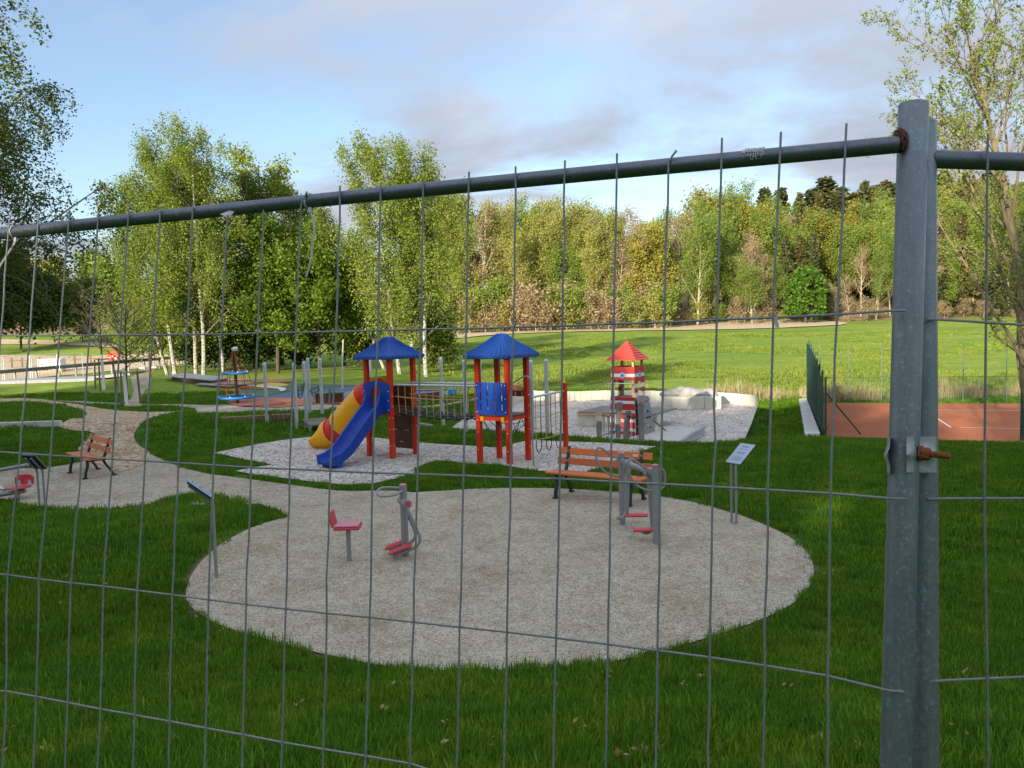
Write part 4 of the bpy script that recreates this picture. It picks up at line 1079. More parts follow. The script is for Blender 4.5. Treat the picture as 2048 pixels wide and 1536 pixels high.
def rope_net(name, label, a, b, za, zb, drop, cells, rows, mat):
    o = thing(name, label, 'rope net', (a[0], a[1], a[2])); d = xy(b - a)
    for r in range(rows + 1):
        f = r / rows
        MB().tube([d * t + V3(0, 0, za + (zb - za) * t - drop * (.4 + f) * 4 * t * (1 - t) * .5 - f * .25 * math.sin(t * PI)) for t in np.linspace(0, 1, 11)], .011, 5).build('rope', mat, o)
    for k in range(1, cells):
        t = k / cells; b0_ = lambda f: za + (zb - za) * t - drop * (.4 + f) * 4 * t * (1 - t) * .5 - f * .25 * math.sin(t * PI)
        MB().tube([d * (t - .03) + V3(0, 0, b0_(0)), d * t + V3(0, 0, b0_(.5)), d * (t + .03) + V3(0, 0, b0_(1))], .009, 5).build('rope', mat, o)
    return o
PP = POLE_AT
rope_net('rope_net', 'low black rope net slung between the leftmost steel poles', PP[0], PP[1], .42, .55, .5, 6, 2, M_rope_k)
rope_net('rope_net', 'black rope net strung upright in the pole cluster by the tube slide', PP[1], PP[2], 1.35, 1.45, .3, 3, 3, M_rope_k)
rope_net('rope_net', 'black rope net between the cluster and its rightmost pole', PP[3], PP[4], .95, 1.2, .2, 4, 2, M_rope_k)
rope_net('rope_net', 'yellow and black rope net low behind the rope bridge', PP[5], PP[6], .55, .75, .45, 7, 2, M_rope_k)
rope_net('rope_net', 'black rope net hanging right of the pole behind the bridge', PP[6], PP[7], 1.05, 1.05, .3, 6, 3, M_rope_k)
rope_net('rope_net', 'black rope net under the lookout tower', PP[8], PP[9], .75, .85, .5, 6, 2, M_rope_k)
# wooden step deck inside the cluster
p = G(635, 862)
dk = thing('step_deck', 'small weathered plank deck on short legs behind the tube slide', 'deck', p, R_(28))
for k in range(8): MB().box((0, -.42 + k * .12, .26 + .012 * k), (.72, .105, .035)).build('plank', M_deck, dk)
for sx in (-1, 1):
    MB().box((sx * .3, 0, .19), (.06, .95, .09)).build('bearer', M_greywood, dk)
    MB().tube([V3(sx * .3, -.3, 0), V3(sx * .3, -.3, .2)], .04, 8).build('leg', M_pole, dk); MB().tube([V3(sx * .3, .3, 0), V3(sx * .3, .3, .2)], .04, 8).build('leg', M_pole, dk)
p = G(838, 858); bl = thing('balance_plank', 'grey balance plank tilted behind the slide tower', 'plank', p, R_(-20))
MB().box((0, 0, .16), (.95, .22, .07), rotm(0, R_(7), 0)).build('plank', M_greywood, bl); MB().box((.25, 0, .04), (.22, .2, .18)).build('support', M_brownp, bl)
p = G(905, 838); b2 = thing('seesaw_plank', 'pale wooden plank leaning low behind the rope bridge', 'plank', p, R_(35))
MB().box((0, 0, .28), (1.1, .2, .06), rotm(0, R_(17), 0)).build('plank', M_greywood, b2); MB().box((0, 0, .1), (.14, .16, .28)).build('support', M_greywood, b2)
# round boxes on the rubber surface
p = G(838, 797)
bx_ = thing('round_trough', 'round brown sided play trough with a purple top on the blue rubber', 'play trough', p)
MB().lathe([(1.15, 0), (1.15, .34), (1.05, .34), (1.05, .2), (1.0, .2)], 24, cap=False).build('wall', M_brownp, bx_, True)
MB().lathe([(1.04, .27), (1.04, .30), (.1, .31)], 24).build('top', plain('purple_rubber', (.22, .12, .33), .8), bx_)
MB().tube([V3(1.1 * math.cos(a), 1.1 * math.sin(a), .36) for a in np.linspace(0, 2 * PI, 29)[:-1]], .03, 6, closed=True).build('rim', plain('lilac_rim', (.4, .3, .5), .6), bx_, True)
p = G(660, 806)
tb_ = thing('play_counter', 'brown play counter with a green top left of the slide tower', 'play counter', p, R_(5))
MB().box((0, 0, .22), (1.15, .45, .42)).build('body', M_brownp, tb_); MB().box((0, 0, .45), (1.3, .55, .05)).build('top', plain('dull_green', (.1, .2, .1), .7), tb_)
for sx in (-.62, .05): MB().box((sx, -.35, .33), (.09, .09, .68), rotm(R_(3), R_(4), 0)).build('post', M_greywood, tb_)
for px, py, hh, lab in ((685, 777, 2.7, 'thin pale wooden pole standing left of the slide tower'), (781, 776, 2.7, 'thin pale wooden pole seen through the slide tower')):
    p = G(px, py + 1); t = thing('slim_pole', lab, 'pole', p)
    MB().tube([V3(0, 0, -.02), V3(.05, 0, hh * .5), V3(.16, 0, hh)], [.05, .045, .035], 8).build('shaft', plain('pale_pole', (.62, .57, .45), .7), t, True)
    MB().lathe([(.10, 0), (.10, .06), (.06, .10)], 10).build('foot', M_concrete2, t)
p = G(888, 800)
t = thing('spring_rider', 'small blue and white rocking toy beyond the rope bridge', 'spring rider', G(905, 799))
MB().box((0, 0, .45), (.5, .08, .34), None, .04).build('body', plain('sky_blue_panel', (.03, .25, .6), .5), t); MB().tube([V3(.09 * math.cos(a), .09 * math.sin(a), a * .011) for a in np.linspace(0, 8 * PI, 60)], .015, 5).build('spring', M_black, t); MB().box((-.3, 0, .4), (.16, .07, .25), None, .03).build('seat', M_whitep, t)

# rope roundabout
p = G(475.6, 809)
ro = thing('rope_roundabout', 'rope roundabout with two blue rings around a dark mast', 'roundabout', p)
MB().tube([V3(0, 0, -.02), V3(-.03, 0, 1.2), V3(-.06, 0, 2.42)], [.075, .07, .05], 12).build('mast', plain('dark_red_mast', (.07, .025, .02), .5), ro, True)
MB().lathe([(.04, 2.38), (.14, 2.42), (.16, 2.52), (.05, 2.6)], 6).build('top_cap', M_pole, ro)
for z, r, n in ((.34, .82, 8), (1.42, .54, 6)):
    g_ = MB().tube([V3(-.03 + r * math.cos(a), r * math.sin(a), z) for a in np.linspace(0, 2 * PI, 33)[:-1]], .055, 8, closed=True).build('ring', plain('bright_blue_ring', (.015, .22, .52), .45), ro, True)
    knobs(g_, [V3(-.03 + r * math.cos(a), r * math.sin(a), z + .06) for a in np.linspace(0, 2 * PI, n + 1)[:-1]], M_whitep, 'clamps', .03)
for k in range(6):
    a = 2 * PI * k / 6 + .2
    MB().tube([V3(-.06, 0, 2.42), V3(-.03 + .54 * math.cos(a), .54 * math.sin(a), 1.42), V3(-.03 + .82 * math.cos(a + .12), .82 * math.sin(a + .12), .34)], .016, 5).build('rope', M_rope_r, ro)
for z in (.7, 1.05):
    r = .82 - (z - .34) / 1.08 * .28
    MB().tube([V3(-.03 + r * math.cos(a), r * math.sin(a), z) for a in np.linspace(0, 2 * PI, 21)[:-1]], .013, 5, closed=True).build('ring_rope', M_rope_r, ro)

# ------------------------------------------------------------------ benches
def bench(label, c, rz, L, sp):
    t = thing('park_bench', label, 'bench', c, rz, 'orange slatted benches')
    for y, w in ((-.20, .125), (-.055, .125), (.09, .125)): MB().box((0, y, .445 - .015 * (y + .2) / .3), (L, w, .036), rotm(R_(-3), 0, 0), .008).build('seat_slat', M_bench, t)
    for y, z in ((.215, .60), (.275, .775)): MB().box((0, y, z), (L, .034, .125), rotm(R_(-15), 0, 0), .008).build('back_slat', M_bench, t)
    for sx in (-1, 1):
        x = sx * sp / 2; l = MB()
        fl = crom([V3(x, -.25, 0), V3(x, -.235, .14), V3(x, -.19, .30), V3(x, -.20, .405)], 4, False)
        bl_ = crom([V3(x, .34, 0), V3(x, .27, .14), V3(x, .17, .29), V3(x, .14, .40), V3(x, .20, .55), V3(x, .305, .86)], 4, False)
        for pth, nm in ((fl, 'front_leg'), (bl_, 'back_leg')):
            secs = [[q + V3(-.024, -.028), q + V3(.024, -.028), q + V3(.024, .028), q + V3(-.024, .028)] for q in pth]
            MB().sweep(secs).build(nm, M_iron, t)
        MB().box((x, -.02, .395), (.045, .40, .05)).build('seat_bracket', M_iron, t)
        for yy in (-.26, .35): MB().box((x, yy, .012), (.07, .10, .024)).build('foot', M_iron, t)
        knobs(t, [V3(x, .19, .61), V3(x, .25, .785)], M_pole, 'back_screws', .015)
    return t
fL, fR_, bL = PZ(1111.6, 999.5, 0), PZ(1260, 1016, 0), PZ(1140, 990, 0)
d = fR_ - fL; ang = math.atan2(d[1], d[0]); mid = (fL + fR_) / 2 + np.array([-math.sin(ang), math.cos(ang), 0]) * .25
b_ = bench('long orange slatted bench with dark iron legs behind the round ground', (mid[0], mid[1], Tz(mid[0], mid[1]) + .03), ang, 1.84, np.linalg.norm(d))
MB().box((.62, .245, .782), (.11, .004, .045), rotm(R_(-15), 0, 0)).build('badge', plain('pale_badge', (.75, .5, .42), .5), b_)
fL, fR_ = G(139, 946.7), G(173, 960)
d = fR_ - fL; ang = math.atan2(d[1], d[0]); mid = (fL + fR_) / 2 + np.array([-math.sin(ang), math.cos(ang), 0]) * .25
bench('short orange slatted bench beside the wood chip path', (mid[0], mid[1], Tz(mid[0], mid[1]) + .015), ang, 1.62, 1.18)

# ------------------------------------------------------------------ exercise machines
def GZ(px, py, o=0.026):
    p = G(px, py); p[2] += o; return p
p = GZ(811.4, 1114.5, .02)
lp = thing('leg_trainer', 'grey exercise post with red foot plates and a hand loop', 'exercise machine', p)
MB().lathe([(.05, -.03), (.05, .985)], 20).build('post', M_grey, lp, True)
MB().lathe([(.053, .975), (.053, .99), (.03, 1.0), (.002, 1.002)], 20).build('post_cap', plain('rose_cap', (.5, .2, .22), .5), lp, True)
MB().tube(crom([V3(.0, -.05, .91), V3(-.1, -.12, .875), V3(-.26, -.14, .865), V3(-.335, -.09, .885), V3(-.345, .03, .915), V3(-.29, .12, .93), V3(-.14, .10, .93), V3(-.02, .045, .93)], 5, False), .0165, 10).build('hand_loop', M_grey, lp, True)
MB().tube([V3(-.05, .12, .75), V3(.08, -.17, .75)], .058, 18).build('hub', M_grey, lp, True)
for a, b in ((V3(.079, -.168, .75), V3(.083, -.178, .75)), (V3(-.051, .122, .75), V3(-.055, .13, .75))): MB().tube([a, b], .036, 16).build('hub_cap', M_pinkred, lp)
for off in (V3(.06, -.15), V3(-.03, .09)):
    MB().tube(crom([off + V3(0, 0, .72), off + V3(.07, -.02, .56), off + V3(.15, -.03, .36), off + V3(.165, -.03, .25), off + V3(.09, -.03, .16), off + V3(-.05, -.03, .11), off + V3(-.20, -.03, .055)], 5, False), .022, 10).build('swing_arm', M_grey, lp, True)
    fpp = MB().box(off + V3(-.10, -.03, .15), (.32, .13, .04), rotm(0, R_(-20), 0), .02).build('foot_plate', M_pinkred, lp)
    gr = MB()
    for k in range(5): gr.box(off + V3(-.10 + .05 * (k - 2), -.03, .174 + .018 * (k - 2)), (.02, .10, .008), rotm(0, R_(-20), 0))
    gr.build('tread_strips', M_pinkred, fpp)['kind'] = 'stuff'
p = GZ(699, 1124.7, .02)
st = thing('exercise_stool', 'small red exercise seat on a grey pillar', 'seat', p)
MB().lathe([(.032, -.03), (.030, .46)], 16).build('pillar', M_grey, st, True)
MB().box((.0, 0, .468), (.33, .28, .045), None, .02).build('seat_shell', M_pinkred, st)
MB().box((.0, 0, .500), (.32, .27, .022), None, .01).build('seat_pad', plain('bleached_pink_pad', (.62, .2, .28), .5), st)
MB().box((-.20, 0, .585), (.025, .26, .21), rotm(0, R_(-12), 0), .012).build('backrest', M_pinkred, st)
MB().box((-.17, 0, .475), (.03, .12, .05)).build('bracket', M_pole, st)
# air walker
pa, pb_ = GZ(1312.8, 1089.7, .02), GZ(1245, 1052, .02)
aw = thing('air_walker', 'grey two post air walker with red foot plates before the long bench', 'exercise machine', pa)
d = xy(pb_ - pa); Lw = np.linalg.norm(d); d /= Lw; n_ = np.array([-d[1], d[0], 0])
for q in (V3(0), d * Lw):
    MB().lathe([(.047, -.03), (.047, 1.10)], 18, q).build('post', M_grey, aw, True)
    MB().lathe([(.05, 1.09), (.05, 1.11), (.03, 1.12), (.002, 1.122)], 18, q).build('post_cap', plain('rose_cap', (.5, .2, .22), .5), aw, True)
MB().tube([V3(0, 0, .98), d * Lw + V3(0, 0, .98)], .04, 14).build('axle', M_grey, aw, True)
for t, sw, zt in ((.18, -.05, .12), (.80, .03, .17)):
    q = d * Lw * t
    MB().tube([q + V3(0, 0, .98) - n_ * .06, q + V3(0, 0, .98) + n_ * .06], .06, 14).build('hub', M_grey, aw, True)
    MB().tube([q + V3(0, 0, .98) - n_ * .062, q + V3(0, 0, .98) - n_ * .072], .036, 14).build('hub_cap', M_pinkred, aw)
    MB().tube([q + V3(0, 0, .96), q + V3(0, 0, .5) + n_ * sw * .5, q + V3(0, 0, zt + .05) + n_ * sw], .033, 12).build('swing_leg', M_grey, aw, True)
    MB().tube(crom([q + V3(0, 0, zt + .1) + n_ * sw, q + V3(-.06, -.02, zt - .01) + n_ * sw, q + V3(-.15, -.04, zt) + n_ * sw], 4, False), .026, 10).build('plate_arm', M_grey, aw, True)
    MB().box(q + V3(-.04 + (.18 if t > .5 else -.08), -.05, zt + .035) + n_ * sw, (.33, .13, .04), rotm(0, R_(-2), math.atan2(d[1], d[0]) * 0 + R_(-12)), .018).build('foot_plate', M_pinkred, aw)
for q in (V3(0), d * Lw):
    for e, lp_ in ((n_, ((0, 1.03), (.06, 1.03), (.20, 1.11), (.34, 1.21), (.41, 1.17), (.39, 1.00), (.27, .84), (.10, .755), (0, .75))), (-n_, ((0, 1.03), (.08, 1.04), (.14, 1.0), (.145, .86), (.11, .78), (0, .76)))):
        MB().tube(crom([q + e * a_ + V3(0, 0, z_) for a_, z_ in lp_], 5, False), .0165, 9).build('hand_loop', M_grey, aw, True)
# rowing-type machine cut by the left picture edge
p = G(25, 1000)
rm = thing('exercise_machine', 'grey tube exercise machine with a red seat at the left picture edge', 'exercise machine', p, R_(8))
sc_ = 1.0
MB().tube([V3(-1.1, .1, .50), V3(-.5, .05, .56), V3(.34, 0, .68)], .038, 12).build('upper_arm', M_grey, rm, True)
MB().tube([V3(-1.1, 0, .04), V3(-.4, 0, .10), V3(.25, 0, .17)], .045, 12).build('lower_beam', M_grey, rm, True)
MB().tube(crom([V3(-.35, .05, .60), V3(-.28, .05, .42), V3(-.22, .03, .25), V3(-.12, 0, .22)], 4, False), .04, 12).build('strut', M_pole, rm, True)
MB().lathe([(.05, -.03), (.05, .55)], 16, (-.85, .05, 0)).build('post', M_grey, rm, True)
MB().lathe([(.045, -.02), (.045, .14)], 14, (.1, 0, 0)).build('foot', M_grey, rm, True)
MB().box((.12, 0, .245), (.36, .30, .035), None, .015).build('seat_pad', M_pinkred, rm)
ol = [(-.17, 0), (.17, 0), (.175, .14), (.12, .19), (0, .205), (-.12, .19), (-.175, .14)]
MB().prism(ol, (V3(.17, .14, .27), V3(1), V3(0, .12, .99), V3(0, 1)), .03).build('backrest', M_pinkred, rm)
for x in (.08, .27): MB().prism([(-.05, 0), (.05, 0), (.02, .14), (-.02, .14)], (V3(x, .12, .22), V3(1), V3(0, .12, .99), V3(0, 1)), .015).build('bracket', M_pole, rm)

# ------------------------------------------------------------------ instruction boards
def board(label, c, slope, wdir, tilt, two=0.11, H=.96, Lb=.34, Wb=.27):
    t = thing('instruction_board', label, 'sign', c, 0, 'tilted exercise instruction boards')
    s = np.array([slope[0], slope[1], 0]) / math.hypot(*slope); w = np.array([wdir[0], wdir[1], 0]) / math.hypot(*wdir)
    sd = s * math.cos(tilt) + V3(0, 0, math.sin(tilt)); n = np.cross(w, sd); n = n if n[2] > 0 else -n
    for k in (-1, 1):
        q = w * two / 2 * k
        MB().tube(crom([q + V3(0, 0, -.03), q + V3(0, 0, .5), q + V3(0, 0, H - .08), q + s * .015 + V3(0, 0, H - .01), q + s * .03 + V3(0, 0, H) + sd * .05, q + s * .03 + V3(0, 0, H) + sd * (Lb - .04)], 5, False), .0195, 10).build('post', M_grey, t, True)
    o = s * .03 + V3(0, 0, H) + n * .021
    MB().prism([(-Wb / 2, -.02), (Wb / 2, -.02), (Wb / 2, Lb), (-Wb / 2, Lb)], (o, w, sd, n), .02).build('back_plate', M_signback, t)
    f = MB().prism([(-Wb / 2 - .006, -.026), (Wb / 2 + .006, -.026), (Wb / 2 + .006, Lb + .006), (-Wb / 2 - .006, Lb + .006)], (o + n * .0205, w, sd, n), .006).build('plate', M_sign, t)
    ink = MB()
    def bar(a, b, ww, hh): ink.prism([(a - ww / 2, b - hh / 2), (a + ww / 2, b - hh / 2), (a + ww / 2, b + hh / 2), (a - ww / 2, b + hh / 2)], (o + n * .0272, w, sd, n), .0008)
    for r in range(5): bar(rg.uniform(-.01, .01), .03 + r * .016, rg.uniform(.12, .19), .004)
    for r in range(3): bar(-.05 + .05 * r, .17, .022, .035)
    bar(0, .24, .15, .006); bar(0, .285, .12, .014)
    ink.build('print', plain('sign_ink', (.12, .16, .24), .5), f)['kind'] = 'stuff'
    return t
p = GZ(1468, 1049, .01)
board('tilted grey instruction board at the right rim of the round ground', p, (1, .12), (.55, -.83), R_(49), .09, .93)
p = GZ(433.5, 1156.7, .01)
board('tilted grey instruction board seen edge on at the left rim of the round ground', p, (-.93, -.35), (.35, -.93), R_(41), .10, 1.0)
p = GZ(85, 1013, .01)
board('instruction board seen from behind at far left beyond the lawn slope', p, (-.35, -1), (1, -.35), R_(52), .14, .70, .34, .33)

# ------------------------------------------------------------------ striped lighthouse
p = PZ(1271.7, 873, PIT_Z)
LZ = PIT_Z + .02
th_ = -R_(32.7)
rot2 = np.array(Matrix.Rotation(th_, 3, 'Z'))
S0, S1 = .415, .355                              # half width at the ground and at z = 2.2
cen = p + rot2 @ V3(-S0, S0, 0)
lh = thing('lighthouse', 'red and white striped wooden play lighthouse with a red pyramid roof', 'play tower', (cen[0], cen[1], LZ), th_)
hw = lambda z: S0 + (S1 - S0) * z / 2.2
for sx, sy in ((-1, -1), (1, -1), (1, 1), (-1, 1)):
    secs = []
    for z in (0, 2.32):
        h_ = hw(z) - .03; secs.append([V3(sx * h_ + a * .032, sy * h_ + b * .032, z) for a, b in ((-1, -1), (1, -1), (1, 1), (-1, 1))])
    MB().sweep(secs).build('corner_post', M_pale, lh)
def lboard(face, z0, z1, mat, x0=-1, x1=1, name='board'):
    # face 0: front-left (y = -), 1: front-right (x = +), 2: back, 3: left
    R4 = rotm(0, 0, [0, PI / 2, PI, -PI / 2][face]); g = .0015
    a, b = hw(z0 + g), hw(z1 - g); t = .02
    pts = [(x0 * a, -a - t, z0 + g), (x1 * a, -a - t, z0 + g), (x1 * b, -b - t, z1 - g), (x0 * b, -b - t, z1 - g), (x0 * a, -a, z0 + g), (x1 * a, -a, z0 + g), (x1 * b, -b, z1 - g), (x0 * b, -b, z1 - g)]
    MB().add(np.array(pts) @ R4.T, [(0, 1, 2, 3), (7, 6, 5, 4), (0, 4, 5, 1), (1, 5, 6, 2), (2, 6, 7, 3), (3, 7, 4, 0)]).build(name, mat, lh)
low = [(.02, .115, M_lred), (.115, .205, M_lwhite), (.205, .30, M_lred), (.30, .40, M_lred), (.40, .49, M_lwhite), (.49, .58, M_lred), (.58, .67, M_lred), (.67, .76, M_lwhite), (.76, .855, M_lred), (.855, .95, M_lred), (.95, 1.04, M_lwhite), (1.04, 1.14, M_lred)]
up_ = [(1.66, 1.75, M_lred), (1.75, 1.85, M_lwhite), (1.85, 1.95, M_lred), (1.95, 2.06, M_lred)]
for f in range(4):
    for z0, z1, m in low:
        if f == 1 and z0 > .05: continue
        lboard(f, z0, z1, m)
    for z0, z1, m in up_: lboard(f, z0, z1, m)
for z0, z1, m in ((.205, .30, M_lmag), (.30, .40, M_lmag), (.02, .115, M_lmag)): pass
for f in (1, 3):
    for z0, z1, m in ((1.14, 1.28, M_lwhite), (1.28, 1.42, M_lred), (1.42, 1.55, M_lwhite)):
        lboard(f, z0, z1, m, -1, -.42); lboard(f, z0, z1, m, .38, 1)
    lboard(f, 1.55, 1.66, M_lred, -1, -.33); lboard(f, 1.55, 1.66, M_lred, .30, 1); lboard(f, 1.605, 1.66, M_lred, -.33, .30)
for f in (0, 2):
    lboard(f, 1.14, 1.66, M_pale, -1, -.80, 'upright'); lboard(f, 1.14, 1.66, M_pale, .80, 1, 'upright')
for k in range(5): MB().box((0, -.3 + k * .15, 1.10), (.72, .14, .03)).build('floor_board', M_deck, lh)
for f, off in ((0, 0.0), (1, 0.0)):
    R4 = rotm(0, 0, [0, PI / 2][f])
    for r, m, dd in ((.085, plain('pale_blue_disc', (.25, .5, .8), .5), .004), (.038, plain('dark_blue_disc', (.02, .1, .4), .5), .010)):
        c_ = R4 @ V3(0, -hw(1.8) - .02 - dd, 1.80); nn = R4 @ V3(0, -1)
        MB().tube([c_, c_ + nn * .006], r, 18).build('porthole', m, lh)
# roof of overlapping boards
NR = 8
for f in range(4):
    R4 = rotm(0, 0, f * PI / 2)
    for k in range(NR):
        r0 = .47 * (1 - k / NR) + .02; r1 = .47 * (1 - (k + 1) / NR) - .015; z0 = 2.25 + .56 * k / NR; z1 = 2.25 + .56 * (k + 1) / NR + .012
        r1 = max(r1, .004)
        V = [(-r0, -r0, z0 + .018), (r0, -r0, z0 + .018), (r1, -r1, z1 + .01), (-r1, -r1, z1 + .01), (-r0, -r0, z0), (r0, -r0, z0), (r1, -r1, z1 - .012), (-r1, -r1, z1 - .012)]
        MB().add(np.array(V) @ R4.T, [(0, 1, 2, 3), (7, 6, 5, 4), (0, 4, 5, 1), (1, 5, 6, 2), (2, 6, 7, 3), (3, 7, 4, 0)]).build('roof_board', plain('red_roof_board', (.62, .055, .04), .6, 0, .15, 8), lh)
# leaning grey climbing wall on the front-right face
cw = thing('climbing_wall', 'leaning grey board climbing wall with coloured holds on the lighthouse', 'climbing wall', (cen[0], cen[1], LZ), th_)
for k in range(7):
    z0, z1 = 1.13 * k / 7, 1.13 * (k + 1) / 7
    fx = lambda z: hw(z) + .05 + .16 * (1 - z / 1.13)
    MB().add([(fx(z0), -.40, z0 + .003), (fx(z0), .55, z0 + .003), (fx(z1), .44, z1 - .003), (fx(z1), -.38, z1 - .003), (fx(z0) + .03, -.40, z0 + .003), (fx(z0) + .03, .55, z0 + .003), (fx(z1) + .03, .44, z1 - .003), (fx(z1) + .03, -.38, z1 - .003)],
             [(3, 2, 1, 0), (4, 5, 6, 7), (0, 1, 5, 4), (1, 2, 6, 5), (2, 3, 7, 6), (3, 0, 4, 7)]).build('wall_board', M_greyboard, cw)
for y, z, c in ((-.17, 1.0, (.6, .12, .05)), (.25, 1.0, (.55, .08, .05)), (.02, .88, (.2, .45, .5)), (.18, .68, (.03, .03, .03)), (.05, .5, (.04, .04, .04)), (.24, .5, (.04, .04, .05)), (-.02, .27, (.8, .5, .05)), (.2, .2, (.55, .1, .08)), (-.2, .62, (.35, .12, .3)), (-.22, .35, (.1, .2, .4))):
    MB().lathe([(.002, -.03), (.03, -.02), (.045, .0), (.03, .028), (.002, .035)], 8, (fx(z) + .05, y, z)).build('hold', plain('hold_%d_%d_%d' % tuple(int(v * 99) for v in c), c, .6), cw, True)
rl = MB().tube([V3(.36, .36, .62), V3(.95, .75, 0)], .018, 6); rl.tube([V3(.30, .46, .62), V3(.80, .95, 0)], .018, 6)
for k in range(4): rl.tube([V3(.36 + .148 * k, .36 + .1 * k, .62 - .155 * k), V3(.30 + .125 * k, .46 + .12 * k, .62 - .155 * k)], .014, 6)
tag(rl.build('rope_ladder', M_stake), 'thin ladder leaning on the right side of the lighthouse', 'ladder')
bpy.data.objects['rope_ladder'].matrix_world = Matrix.Translation((cen[0], cen[1], LZ)) @ Matrix.Rotation(th_, 4, 'Z')
# steel hand bar on the balcony
hb = MB().tube(crom([V3(-.40, -.46, 1.55), V3(-.40, -.56, 1.57), V3(.38, -.56, 1.57), V3(.38, -.46, 1.55)], 4, False), .016, 8); hb.tube([V3(-.2, -.56, 1.57), V3(-.2, -.56, .1)], .018, 8)
hb.build('hand_bar', M_pole, lh, True)
# entrance posts with rope sides
gates = [(1199, 881, .92, 0, 'straight weathered post farthest left before the lighthouse'), (1236, 878, 1.06, -4, 'leaning weathered post before the left face of the lighthouse'), (1252, 883, .86, -5, 'leaning weathered post before the front corner of the lighthouse'), (1283, 884, 1.10, 1, 'weathered post before the grey climbing wall')]
GP = []
for px, py, h_, tl, lab in gates:
    q = PZ(px, py, PIT_Z); q[2] = PIT_Z + .015; GP.append(q)
    t = thing('wooden_post', lab, 'post', q, R_(20), 'weathered posts before the lighthouse')
    MB().sweep([[V3(a * .065 + x, b * .055, z) for a, b in ((-1, -1), (1, -1), (1, 1), (-1, 1))] for x, z in ((0, -.02), (-tl * .002, h_ * .45), (-tl * .013, h_ * .8), (-tl * .019, h_))]).build('shaft', M_greywood, t)
    knobs(t, [V3(-tl * .011, -.06, h_ * .8), V3(-tl * .002, -.06, h_ * .4)], M_black, 'bolts', .014)
for a, b, lab in ((0, 1, 'rope railing between the two left posts before the lighthouse'), (2, 3, 'rope railing between the two right posts before the lighthouse')):
    t = thing('rope_railing', lab, 'railing', GP[a]); d = xy(GP[b] - GP[a])
    MB().tube([d * q + V3(0, 0, .80 - .5 * q * (1 - q)) for q in np.linspace(0, 1, 9)], .016, 6).build('top_rope', M_rope_k, t)
    MB().tube([d * q + V3(0, 0, .12 + .1 * q) for q in np.linspace(0, 1, 5)], .014, 6).build('bottom_rope', M_rope_k, t)
    for k in range(1, 8):
        q = k / 8; MB().tube([d * q + V3(0, 0, .80 - .5 * q * (1 - q)), d * q + V3(0, 0, .0)], .008, 5).build('upright_rope', M_pole if k % 2 else M_rope_k, t)
# raised deck beside the lighthouse
q0, q1, q2 = PZ(1157, 853, PIT_Z), PZ(1245, 857, PIT_Z), PZ(1185, 832, PIT_Z)
dz = .44
dd = thing('wooden_deck', 'low plank deck on pale stone blocks left of the lighthouse', 'deck', (q0[0], q0[1], LZ), math.atan2(q1[1] - q0[1], q1[0] - q0[0]))
for k in range(22): MB().box((.05 + k * .125, .95, dz + .02), (.115, 2.0, .04)).build('plank', M_deck, dd)
MB().box((1.36, -.06, dz - .03), (2.75, .03, .07)).build('edge_board', M_pale, dd)
for k in range(5): MB().box((.28 + k * .55, .12, (dz - .04) / 2), (.54, .3, dz - .04), None, .012).build('stone_block', M_block, dd)
for k in range(3): MB().box((.10, .55 + k * .55, (dz - .04) / 2), (.3, .53, dz - .04), None, .012).build('stone_block', M_block, dd)
# boulder box
q0 = PZ(1343, 819, PIT_Z)
bxs = thing('stone_planter', 'pale stone block box with grey boulders in the gravel pit', 'planter', (q0[0], q0[1], LZ), R_(-12))
for k in range(3): MB().box((.36 + k * .62 - .05, 0, .24), (.61, .3, .48), None, .014).build('stone_block', M_block, bxs)
for k in range(3): MB().box((-.15, .25 + k * .62, .24), (.3, .61, .48), None, .014).build('stone_block', M_block, bxs)
MB().box((.8, 1.0, .2), (1.7, 1.7, .4)).build('fill', M_concrete, bxs)
rk = random.Random(8)
for x, y, rx_, ry_, rz_ in ((-.0, .5, .42, .4, .24), (.75, .45, .52, .45, .31), (1.4, .5, .40, .42, .22), (.4, 1.1, .5, .5, .28)):
    bm = bmesh.new(); bmesh.ops.create_icosphere(bm, subdivisions=3, radius=1)
    for v in bm.verts:
        n = v.co.copy(); k = 1 + .14 * math.sin(n.x * 4 + x * 5) * math.cos(n.y * 3.3 + y) + .10 * math.sin(n.z * 6 + x) + rk.gauss(0, .012)
        v.co = Vector((n.x * rx_ * k, n.y * ry_ * k, max(-.5, n.z) * rz_ * k))
    me = bpy.data.meshes.new('boulder'); bm.to_mesh(me); bm.free(); me.materials.append(M_rock); me.polygons.foreach_set('use_smooth', [True] * len(me.polygons))
    o = bpy.data.objects.new('boulder', me); col.objects.link(o); o.location = (q0[0] + math.cos(R_(-12)) * x - math.sin(R_(-12)) * y, q0[1] + math.sin(R_(-12)) * x + math.cos(R_(-12)) * y, LZ + .50)
    tag(o, {(-.0): 'leftmost grey boulder on the stone box', .75: 'largest grey boulder in the middle of the stone box', 1.4: 'rightmost low grey boulder on the stone box', .4: 'grey boulder at the back of the stone box'}[x], 'boulder', 'boulders on the stone box')
